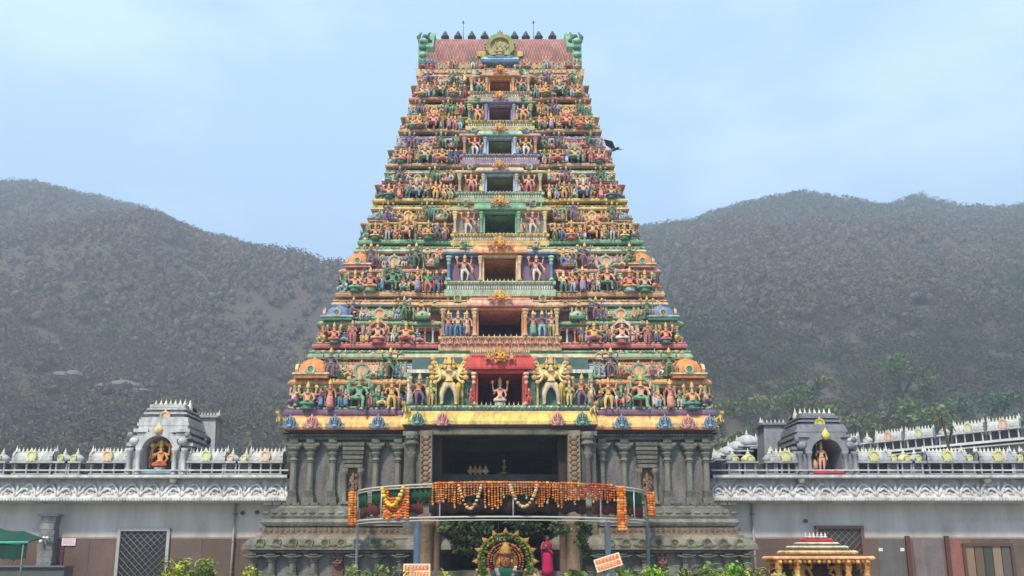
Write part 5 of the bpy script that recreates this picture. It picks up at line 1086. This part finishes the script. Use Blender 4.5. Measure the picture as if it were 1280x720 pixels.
fringe(tpx(718), tpx(768), .42, 'red and orange marigold fringe near the right end of the ring', [(196,70,40),(206,106,40),(196,156,64),(180,60,44)], n=22)
fringe(tpx(582), tpx(608), .36, 'thin pinkish flower fringe behind the first cream loop', [(196,110,80),(206,120,60),(190,140,100)])
fringe(tpx(628), tpx(668), .36, 'thin flower fringe behind the second cream loop', [(196,110,60),(206,130,64),(186,140,100)])
CR_ = [(206,176,120),(214,190,140),(196,156,96)]
swag(tpx(578), tpx(604), .78, 'cream flower loop left of the middle of the ring', CR_)
swag(tpx(636), tpx(668), .72, 'cream flower loop right of the middle of the ring', CR_)
swag(tpx(484), tpx(512), .62, 'yellow flower loop at the left corner of the ring', [(236,200,60),(240,210,90)], .07)
a = MB()
for i in range(13):
    t = tpx(481)+(tpx(513)-tpx(481))*i/12; p = rp(t, zR1-.25, 1.012); e = .12 if 2 < i < 10 else -.18; strand(a, [(p[0], p[1], p[2]-e), (p[0], p[1], p[2]-.75-random.uniform(0,.15))], .055, OR)
tag(a.build('marigold_garland', M['flower'], origin=p), 'bright orange marigold bunch hanging below the yellow loop at the left corner', 'garland', 'marigold garlands on the ring canopy')
for t_, L_s, lb in ((2.99, 1.2, 'thick marigold string tied down the far left post'), (.13, .85, 'short marigold string at the top of the far right post'), (tpx(772), 1.45, 'long marigold string hanging left of the far right post')):
    a = MB(); X_, Y_, Z_ = rp(t_, zR1, 1.035)
    for q in range(3): strand(a, [(X_+.09*(q-1), Y_-.05*(q == 1), Z_), (X_+.09*(q-1)+.03, Y_-.05*(q == 1), Z_-L_s)], .075, OR)
    tag(a.build('marigold_garland', M['flower'], origin=(X_, Y_, Z_)), lb, 'garland', 'marigold garlands on the ring canopy')
# brass lamp and offerings standing on the cross beam behind the ring
X_, Z_ = PX(630,592,30.1), PZ(593,30.1); a = MB(); a.add(lathe([(.4,0),(.45,.06),(.1,.12),(.08,.3),(.26,.36),(.08,.42),(.06,.6),(.2,.66),(.06,.72),(.03,.95),(.01,1)], 12), (X_, 30.1, Z_), (.6,.6,.85), (210,200,180)); tag(a.build('standing_lamp', M['brass'], origin=(X_,30.1,Z_)), 'pale metal tiered lamp standing on the beam in the middle of the dark gateway', 'lamp')
for j, (px, c) in enumerate(((588,(214,200,150)),(594,(226,176,90)),(600,(230,190,110)),(607,(220,214,196)))):
    X_ = PX(px,594,30.1); a = MB(); a.add(POT, (X_, 30.1, Z_), (.4,.4,.36), c); tag(a.build('offering_pot', M['stucco'], origin=(X_,30.1,Z_)), ['cream pot, leftmost on the beam in the gateway','orange pot, second from the left on the beam in the gateway','yellow pot, third from the left on the beam in the gateway','white pot on the beam in the gateway, nearest the lamp'][j], 'pot', 'small pots on the beam in the gateway')

# ------------------------------------------------------------------ decorated processional image under the arch
YI = 25.6; XI, ZI = P(632, 700, YI)
ID = thing('garlanded_idol', (XI, YI, 0), 'garlanded idol with an orange face inside a round flower arch in front of the gateway', 'idol')
a = MB(); a.box(XI-.9, XI+.9, YI-.3, YI+.6, 0, ZI-.75, (110,70,50)); a.box(XI-.75, XI+.75, YI-.34, YI+.5, ZI-.75, ZI-.6, (190,150,80)); a.build('pedestal', M['paint'], ID)
a = MB()
for rr, cc, rad in ((.60,[(176,110,70),(150,84,56)],.05),(.50,[(196,140,84),(150,84,52)],.04),(.40,[(160,84,54),(190,130,80)],.04)):
    strand(a, [(XI+rr*cos(q), YI+.02-.03*sin(3*q), ZI-.05+rr*sin(q)*1.02) for q in np.linspace(-.5, pi+.5, 30)], rad, cc, .06)
a.build('inner_flower_ring', M['flower'], ID); a = MB()
for rr, cc, rad in ((.92,[(150,140,60),(96,116,50),(176,140,60)],.055),(.8,[(92,120,46),(160,150,66)],.05)):
    strand(a, [(XI+rr*cos(q), YI+.02-.03*sin(3*q), ZI-.05+rr*sin(q)*1.02) for q in np.linspace(-.5, pi+.5, 30)], rad, cc, .06)
a.build('flower_arch', M['flower'], ID); a = MB(); strand(a, [(XI+.93*cos(q), YI+.04, ZI-.05+.93*sin(q)) for q in np.linspace(-.1, pi+.1, 40)], .06, [(150,116,60)], .04)
for k in range(9):
    q = pi*k/8; a.add(CONE, (XI+.95*cos(q), YI, ZI-.05+.95*sin(q)), (.2,.16,.2), (170,130,70), ry=pi/2-q)
a.build('gold_rays', M['stucco'], ID)
a = MB(); qs = np.linspace(-.4, pi+.4, 16); add_cloud(a, np.c_[XI+.84*np.cos(qs), np.full(16, YI+.08), ZI-.05+.84*np.sin(qs)], np.full((16,3), .17), 1100, .05, [(74,104,44),(96,124,56),(120,130,60),(60,84,40)], hollow=.1); a.build('leaf_wreath', M['leaf'], ID)
a = MB(); a.add(SPH, (XI, YI, ZI), (.2,.16,.25), (166,98,64)); a.add(SPH, (XI, YI-.02, ZI-.14), (.13,.13,.13), (166,98,64)); a.add(lathe([(1,0),(1.08,.5),(1,1)], 20, rib=.06), (XI, YI+.16, ZI+.02), (.36,.36,.1), (180,120,60), rx=pi/2)
for q in (-1, 1): a.add(SPH, (XI+q*.075, YI-.145, ZI+.04), (.04,.02,.018), (214,196,170)); a.add(SPH, (XI+q*.075, YI-.163, ZI+.04), .014, (20,16,16)); a.add(SPH, (XI+q*.21, YI-.02, ZI-.04), (.04,.04,.08), (190,150,80)); a.add(tube([(XI+q*.03, YI-.155, ZI+.085), (XI+q*.12, YI-.135, ZI+.08)], .01, 5), cols=(60,30,24))
a.add(CONE, (XI, YI-.15, ZI-.05), (.05,.07,.1), (160,92,60)); a.add(SPH, (XI, YI-.155, ZI-.12), (.055,.02,.016), (130,40,36)); a.add(lathe([(.2,0),(.25,.08),(.18,.16),(.22,.24),(.12,.36),(.03,.5)], 14, rib=-.06), (XI, YI, ZI+.18), (1,1,.85), (178,132,66)); a.build('face', M['stucco'], ID)
a = MB(); a.add(lathe([(.75,0),(.62,.3),(.42,.6),(.15,.8)], 16, rib=-.08), (XI, YI+.05, ZI-1.1), (1,.6,1.1), (24,92,68)); a.build('green_robe', M['cloth'], ID)
a = MB(); strand(a, [(XI-.35, YI-.3, ZI-.2), (XI-.2, YI-.4, ZI-.6), (XI, YI-.42, ZI-.85), (XI+.2, YI-.4, ZI-.6), (XI+.35, YI-.3, ZI-.2)], .07, [(222,60,50),(236,226,210)]); a.build('garland', M['flower'], ID)
for s_, lb, c in ((-1,'cream draped figure with a yellow garland left of the garlanded idol',(214,202,130)),(1,'cream and brown draped figure right of the garlanded idol',(196,172,132))):
    x, zz = P(604 if s_ < 0 else 664, 697, YI+.2); a = MB(); h = 1.35; a.add(POSE['woman'], (x, YI+.2, zz-1.38), (1.35,1.25,1.3), ((196,160,110),c,(214,190,90),c)); 
    a.add(lathe([(.3,0),(.26,.5),(.2,.9),(.14,1)], 14, rib=-.1), (x, YI+.22, zz-1.38), (1.1,.9,.86), c); a.box(x-.3, x+.3, YI, YI+.5, 0, zz-1.38, (90,70,56))
    tag(a.build('draped_figure', M['cloth'], origin=(x, YI+.2, 0)), lb, 'statue')
# white horizontal tube lamp above
X_, Z_ = P(623, 675, 26.2); a = MB(); a.add(lathe([(1,0),(1,1)], 10), (X_-.22, 26.2, Z_), (.05,.05,.5), (226,226,222), ry=pi/2); a.box(X_-.25, X_+.3, 26.22, 26.3, Z_-.02, Z_+.09, (150,150,150)); a.add(tube([(X_, 26.26, Z_+.08), (X_, 26.26, zR0)], .008, 4), cols=(60,60,60)); tag(a.build('hanging_lamp', M['paint'], origin=(X_,26.2,Z_)), 'short white lamp hanging just above the flower arch', 'lamp')
# hanging leaf bunches
def festoon(px, py0, py1, Y, w_, label, n, cols):
    X_, Z0_ = P(px, py0, Y); Z1_ = PZ(py1, Y); a = MB(); cen = np.array([(X_+random.uniform(-w_,w_)*.4, Y+random.uniform(-.2,.2), Z0_+(Z1_-Z0_)*f) for f in np.linspace(.05,.95,7)])
    rad = np.array([(w_*.6, .3, abs(Z0_-Z1_)*.14)]*7); add_cloud(a, cen, rad, n, .085, cols, hollow=.1); a.add(tube([(X_, Y, zR0), (X_+.05, Y, (Z0_+Z1_)/2), (X_, Y, Z1_)], .03, 5), cols=(70,66,44)); tag(a.build('hanging_foliage', M['leaf'], origin=(X_, Y, Z0_)), label, 'foliage', 'leaf bunches hung under the ring canopy')
DK = [(40,56,32),(52,70,38),(34,44,30)]
festoon(557, 652, 664, 25.6, .35, 'small bunch of leaves tied beside the left thick post', 120, [(88,104,66),(70,90,50)])
festoon(600, 652, 700, 26.6, .75, 'large dark leaf bunch hanging left of the idol', 700, DK)
festoon(574, 654, 690, 26.8, .5, 'dark leaf bunch hanging against the left entrance column', 350, DK)
festoon(700, 652, 668, 25.4, .5, 'short leaf bunch hanging above the right entrance column', 200, [(78,90,58),(56,74,40)])
festoon(728, 650, 692, 25.4, .4, 'long ragged leaf bunch hanging right of the entrance column', 420, [(62,82,44),(48,66,38),(88,98,60)])
festoon(650, 652, 670, 26.9, .9, 'wide dark leaf bunch hanging directly above the idol', 420, DK)

# ------------------------------------------------------------------ person in a magenta saree on the entrance steps
def person(x, y, z, h):
    t = thing('person', (x, y, z), 'person in a magenta saree standing at the right side of the entrance with hands together', 'person')
    sk = (122,82,60); J = {'pelvis': ((0,0,.52),.085), 'spine': ((0,0,.62),.066), 'chest': ((0,.0,.73),(.105,.075)), 'neck': ((0,0,.83),.034), 'jaw': ((0,-.015,.865),.045), 'head': ((0,-.005,.915),(.052,.06)), 'top': ((0,.005,.96),.04), 'nose': ((0,-.068,.905),.012)}
    E = [('pelvis','spine'),('spine','chest'),('chest','neck'),('neck','jaw'),('jaw','head'),('head','top'),('head','nose')]
    for s in (-1, 1):
        n = 'L' if s < 0 else 'R'
        J.update({'h'+n:((s*.07,0,.49),.072),'k'+n:((s*.075,-.01,.27),.05),'a'+n:((s*.07,.01,.045),.032),'f'+n:((s*.08,-.09,.018),.025),'s'+n:((s*.115,.005,.785),.04),'e'+n:((s*.15,-.04,.64),.03),'w'+n:((s*.035,-.15,.685),.02),'p'+n:((s*.012,-.165,.72),(.014,.02))})
        E += [('pelvis','h'+n),('h'+n,'k'+n),('k'+n,'a'+n),('a'+n,'f'+n),('chest','s'+n),('s'+n,'e'+n),('e'+n,'w'+n),('w'+n,'p'+n)]
        for i in range(4):
            J['q%d'%i+n] = ((s*.012,-.178+.012*i,.755+.004*(i in (1,2))),.0055); J['r%d'%i+n] = ((s*.006,-.176+.012*i,.79+.007*(i in (1,2))),.0048); E += [('p'+n,'q%d'%i+n),('q%d'%i+n,'r%d'%i+n)]
        J['t1'+n] = ((s*.014,-.14,.735),.006); J['t2'+n] = ((s*.01,-.135,.76),.005); E += [('p'+n,'t1'+n),('t1'+n,'t2'+n)]
    v, l, tt = skinned(J, E, 1); a = MB(); a.add(T(v, l, tt, np.zeros(len(tt), np.int32), np.ones(len(tt), bool)), (x,y,z), h, sk)
    for s in (-1, 1):
        a.add(SPH, (x+s*.021*h, y-.061*h, z+.922*h), (.01*h,.006*h,.006*h), (236,232,226)); a.add(SPH, (x+s*.021*h, y-.066*h, z+.922*h), .0045*h, (20,14,12)); a.add(SPH, (x+s*.055*h, y, z+.905*h), (.008*h,.014*h,.02*h), sk)
    a.add(SPH, (x, y-.06*h, z+.88*h), (.018*h,.006*h,.005*h), (150,60,60)); a.build('body', M['skin'], t)
    a = MB(); a.add(lathe([(.6,-.3),(.9,0),(1,.4),(.85,.8),(.4,1)], 14), (x, y+.012*h, z+.9*h), (.06*h,.066*h,.085*h), (22,18,18)); a.add(SPH, (x, y+.07*h, z+.9*h), .032*h, (22,18,18)); a.build('hair', M['skin'], t)
    a = MB(); mg = (178,30,84); a.add(lathe([(.150,.02),(.142,.15),(.128,.35),(.118,.5),(.1,.56)], 28, rib=-.06), (x,y,z), (h,h*.85,h), mg); a.add(lathe([(.1,.55),(.098,.62),(.122,.72),(.13,.77),(.08,.815),(.045,.83)], 20), (x,y,z), (h,h*.72,h), (150,26,74))
    a.add(tube([(x-.1*h,y+.02*h,z+.8*h),(x-.03*h,y-.085*h,z+.72*h),(x+.09*h,y-.09*h,z+.56*h),(x+.12*h,y,z+.5*h)], [.03*h,.035*h,.04*h,.03*h], 8), cols=(198,60,110)); a.add(tube([(x-.1*h,y+.03*h,z+.8*h),(x-.1*h,y+.08*h,z+.6*h),(x-.09*h,y+.1*h,z+.3*h)], [.03*h,.045*h,.04*h], 8), cols=(190,40,90)); a.build('saree', M['cloth'], t)
    return t
Xp, Zp = P(684, 668, 26.3); person(Xp, 26.3, .942, Zp-.942)

# ------------------------------------------------------------------ orange signs on posts
def sign(px, py, w_, h_, rz, Y, label):
    X_, Z_ = P(px, py, Y); t = thing('direction_sign', (X_, Y, 0), label, 'sign')
    b = MB(); hw, hh = w_/2, h_/2
    b.box(-hw, hw, -.03, .03, -hh, hh, (238,224,190)); b.box(-hw+.03, hw-.03, -.035, -.028, hh*.12, hh*.82, (228,104,44)); b.box(-hw+.03, hw-.03, -.035, -.028, -hh*.82, -hh*.08, (232,124,56))
    c = MB()
    for row in (-.45, .47):
        x = -hw+.08
        while x < hw-.1:
            q = random.uniform(.03,.06); c.box(x, x+.016, -.042, -.034, hh*(row-.2), hh*(row+.2), (250,240,214)); c.box(x, x+q, -.042, -.034, hh*(row+.14), hh*(row+.24), (250,240,214)); x += q+.035
    for m_, nm in ((b,'board'),(c,'lettering')):
        cs, sn = cos(rz), sin(rz)
        for V_ in m_.V: x = V_[:,0].copy(); zz = V_[:,2].copy(); V_[:,0] = X_+cs*x-sn*zz; V_[:,2] = Z_+sn*x+cs*zz; V_[:,1] += Y
        m_.build(nm, M['paint'], t)
    a = MB(); a.add(tube([(X_, Y+.06, 0), (X_, Y+.06, Z_+hh*.5)], .03, 8), cols=(120,120,116)); a.build('post', M['paint'], t)
sign(521, 714, .62, .34, 0., 17.5, 'level orange and cream sign board below the left thick blue post')
sign(760, 703, .62, .3, R(17), 17.5, 'tilted orange and cream sign board below the right thick post')

# ------------------------------------------------------------------ small ornate pavilion at the right
YP = 19.; Xq = PX(1030, 700, YP); wq = PX(1094, 700, YP)-Xq
PV = thing('ornate_pavilion', (Xq, YP, 0), 'small ornate pavilion with stepped cream and red roof in front of the right gallery', 'pavilion')
a = MB()
for w0, y0, y1, c in ((1.0,699,695,(228,176,120)),(.93,695,693,(120,52,40)),(.72,692,688,(222,190,120)),(.60,688,685.5,(110,60,44)),(.56,685,682,(190,206,170)),(.44,682,680,(96,50,40)),(.40,680,677.5,(224,206,180)),(.3,677,672,(176,52,60))):
    z0_, z1_ = PZ(y0,YP), PZ(y1,YP); w_ = wq*w0; mould(a, Xq, YP+wq*.3, w_-.06, w_*.3-.04, [(-.0,z0_),(.05,z0_),(.06,z0_+(z1_-z0_)*.5),(.02,z1_),(0,z1_)], c)
a.build('roof', M['stucco'], PV)
for i in range(6):
    b = MB(); b.add(FINIAL, (Xq-.3+.1*i, YP+wq*.3-.1, PZ(672.5,YP)), (.1,.1,.16), (226,206,200)); b.build('finial', M['stucco'], PV)
for q in (-.86, -.5, .5, .86):
    for yy in (YP+.12, YP+wq*.6-.12):
        b = MB(); column(b, Xq+q*wq, yy, 0, PZ(699,YP)+.01, .07, (206,160,86), (186,120,60)); b.build('column', M['stucco'], PV)
b = MB(); b.box(Xq-wq*.9, Xq+wq*.9, YP+.02, YP+.06, PZ(703,YP), PZ(699,YP), (110,50,36)); petals(b, Xq-wq*.9, Xq+wq*.9, YP, PZ(705,YP), .12, .1, [(206,160,76),(150,90,56)])
b.box(Xq-wq*.9, Xq+wq*.9, YP+wq*.6-.2, YP+wq*.6-.12, 0, PZ(700,YP), (70,46,40)); b.box(Xq-wq*.95, Xq+wq*.95, YP+.0, YP+wq*.6, 0, .5, (150,110,80)); b.build('frieze', M['stucco'], PV)
for x_, c, lb in ((Xq-.45,(206,160,60),'golden statue at the left under the small ornate pavilion'),(Xq+.5,(60,120,170),'blue statue at the right under the small ornate pavilion')):
    m = MB(); m.add(POSE['stand4'], (x_, YP+.35, .5), (1.05,1.05,1.1), ((206,150,90),c,(224,180,80),c)); tag(m.build('deity_statue', M['stucco'], origin=(x_,YP+.7,.5)), lb, 'statue')

# ------------------------------------------------------------------ plants in the foreground
def bush(px, ytop, wpx, Y, label, cols, n=500, blade=False):
    X_, Zt = P(px, ytop, Y); w_ = wpx/F*Y; t = thing('bush', (X_, Y, 0), label, 'bush')
    a = MB(); 
    for i in range(7): q = random.uniform(-1,1); a.add(tube([(X_+q*w_*.15, Y, 0), (X_+q*w_*.4, Y+random.uniform(-.2,.2), Zt*.85)], [.03,.012], 5), cols=(96,84,58))
    a.build('stem', M['bark'], t); a = MB()
    k = 8; cen = np.array([(X_+random.uniform(-1,1)*w_*.4, Y+random.uniform(-.3,.3), Zt-random.uniform(.16,.75)) for _ in range(k)]); rad = np.array([(w_*.2+.05, .3, .22)]*k)
    add_cloud(a, cen, rad, n, .05, cols, hollow=.1)
    nb = int(w_*46)
    for _ in range(nb):          # arching leaves
        x0 = X_+random.uniform(-.5,.5)*w_; an = random.uniform(0, 2*pi); ln = random.uniform(.18,.42); z0_ = Zt-random.uniform(.12,.5); p = []
        for f in (0,.35,.7,1): p.append(Vector((x0+cos(an)*ln*f*.8, Y+random.uniform(-.02,.02)+sin(an)*ln*f*.8, z0_+ln*(f*.95-.75*f*f))))
        w2 = .022; sd_ = Vector((-sin(an), cos(an), .3))*w2; V_ = []
        for i, (q, ww) in enumerate(zip(p, (.5,1,.9,.08))): V_ += [tuple(q-sd_*ww), tuple(q+sd_*ww)]
        a.add(tmpl(V_, [(0,1,3,2),(2,3,5,4),(4,5,7,6)], 0, True), cols=random.choice(cols), jit=.15)
    a.build('leaves', M['leaf'], t)
YG = [(150,160,44),(122,142,40),(176,176,56),(96,122,40)]; LG_ = [(86,116,40),(108,132,48),(66,94,36),(128,140,60),(96,92,50)]; OL = [(120,116,50),(140,132,60),(96,104,44)]
bush(218, 696, 34, 16, 'yellow green bush in front of the left edge of the grille door', YG)
bush(250, 697, 40, 16.5, 'darker green bush right of the yellow green one near the grille door', [(76,116,34),(96,130,40),(130,140,44)])
bush(318, 708, 26, 16, 'low yellow bush at the left corner of the stone base', YG)
bush(452, 709, 34, 15, 'light green bush at the foot of the far left canopy post', LG_)
bush(490, 706, 36, 15.5, 'light green bush just left of the level sign', LG_)
bush(558, 711, 22, 15, 'small yellow leaved bush right of the level sign', YG, 250)
bush(722, 710, 34, 15, 'green and yellow bush left of the tilted sign', LG_)
bush(786, 708, 40, 15, 'green bush right of the tilted sign', LG_)
bush(824, 705, 34, 15.5, 'bright green bush right of the far right canopy post', [(120,156,44),(96,140,40),(150,170,60)])
bush(868, 702, 44, 15, 'broad green bush in front of the right half of the stone base', LG_)
bush(912, 700, 44, 15.5, 'tall bright green bush at the right corner of the stone base', [(120,156,44),(96,140,40),(150,170,60)])
bush(948, 707, 36, 15, 'olive bush between the stone base and the ornate pavilion', OL)
bush(985, 712, 34, 14.5, 'pale cream and green leaved bush beneath the left eave of the pavilion', [(176,176,110),(150,156,84),(120,130,60)])

# birds beside the tower
X_, Z_ = P(767, 187, 32); a = MB(); BC = (50,50,56)
a.add(SPH, (X_, 32, Z_), (.2,.08,.08), BC, ry=-.3); a.add(SPH, (X_+.2, 32, Z_+.08), (.07,.06,.06), BC); a.add(CONE, (X_+.24, 32, Z_+.08), (.05,.05,.1), (90,80,60), ry=pi/2)
for s_, wz in ((-1, .3), (1, .16)):
    pts = [(-.06,0,.02),(.1,0,.02),(.16*s_+.08,.22*s_,wz),(.5*s_,.3*s_,wz*1.2),(.28*s_-.1,.14*s_,wz*.5)]
    a.add(tmpl([(X_+p[0], 32+p[1], Z_+p[2]) for p in pts]+[(X_+p[0], 32+p[1], Z_+p[2]-.02) for p in pts], [(0,1,2,3,4),(9,8,7,6,5)]+[(i,(i+5),(i+1)%5+5,(i+1)%5) for i in range(5)]), cols=BC)
a.add(loft([[(X_-.15,31.97,Z_-.05),(X_-.15,32.03,Z_-.05),(X_-.15,32.03,Z_-.03),(X_-.15,31.97,Z_-.03)],[(X_-.34,31.92,Z_-.1),(X_-.34,32.08,Z_-.1),(X_-.34,32.08,Z_-.085),(X_-.34,31.92,Z_-.085)]]), cols=BC)
tag(a.build('bird', M['skin'], origin=(X_,32,Z_)), 'small dark bird flying close to the right edge of the tower', 'bird')

# ------------------------------------------------------------------ haze
zmax = float(Z.max()) + 12
a = MB(); a.box(-640, 640, -30, 640, -2, zmax, (255,255,255)); hz = a.build('haze', M['paint']); hz.data.materials.clear()
hm = bpy.data.materials.new('haze_air'); hm.use_nodes = True; n = hm.node_tree.nodes; n.clear()
ov = n.new('ShaderNodeOutputMaterial'); pv_ = n.new('ShaderNodeVolumePrincipled'); pv_.inputs['Color'].default_value = (.8,.89,1,1); pv_.inputs['Density'].default_value = HAZE; pv_.inputs['Anisotropy'].default_value = .2
hm.node_tree.links.new(pv_.outputs[0], ov.inputs['Volume']); hz.data.materials.append(hm); tag(hz, kind='stuff')
print('objects', len(bpy.data.objects), 'statues', NST[0], 'zmax', zmax)
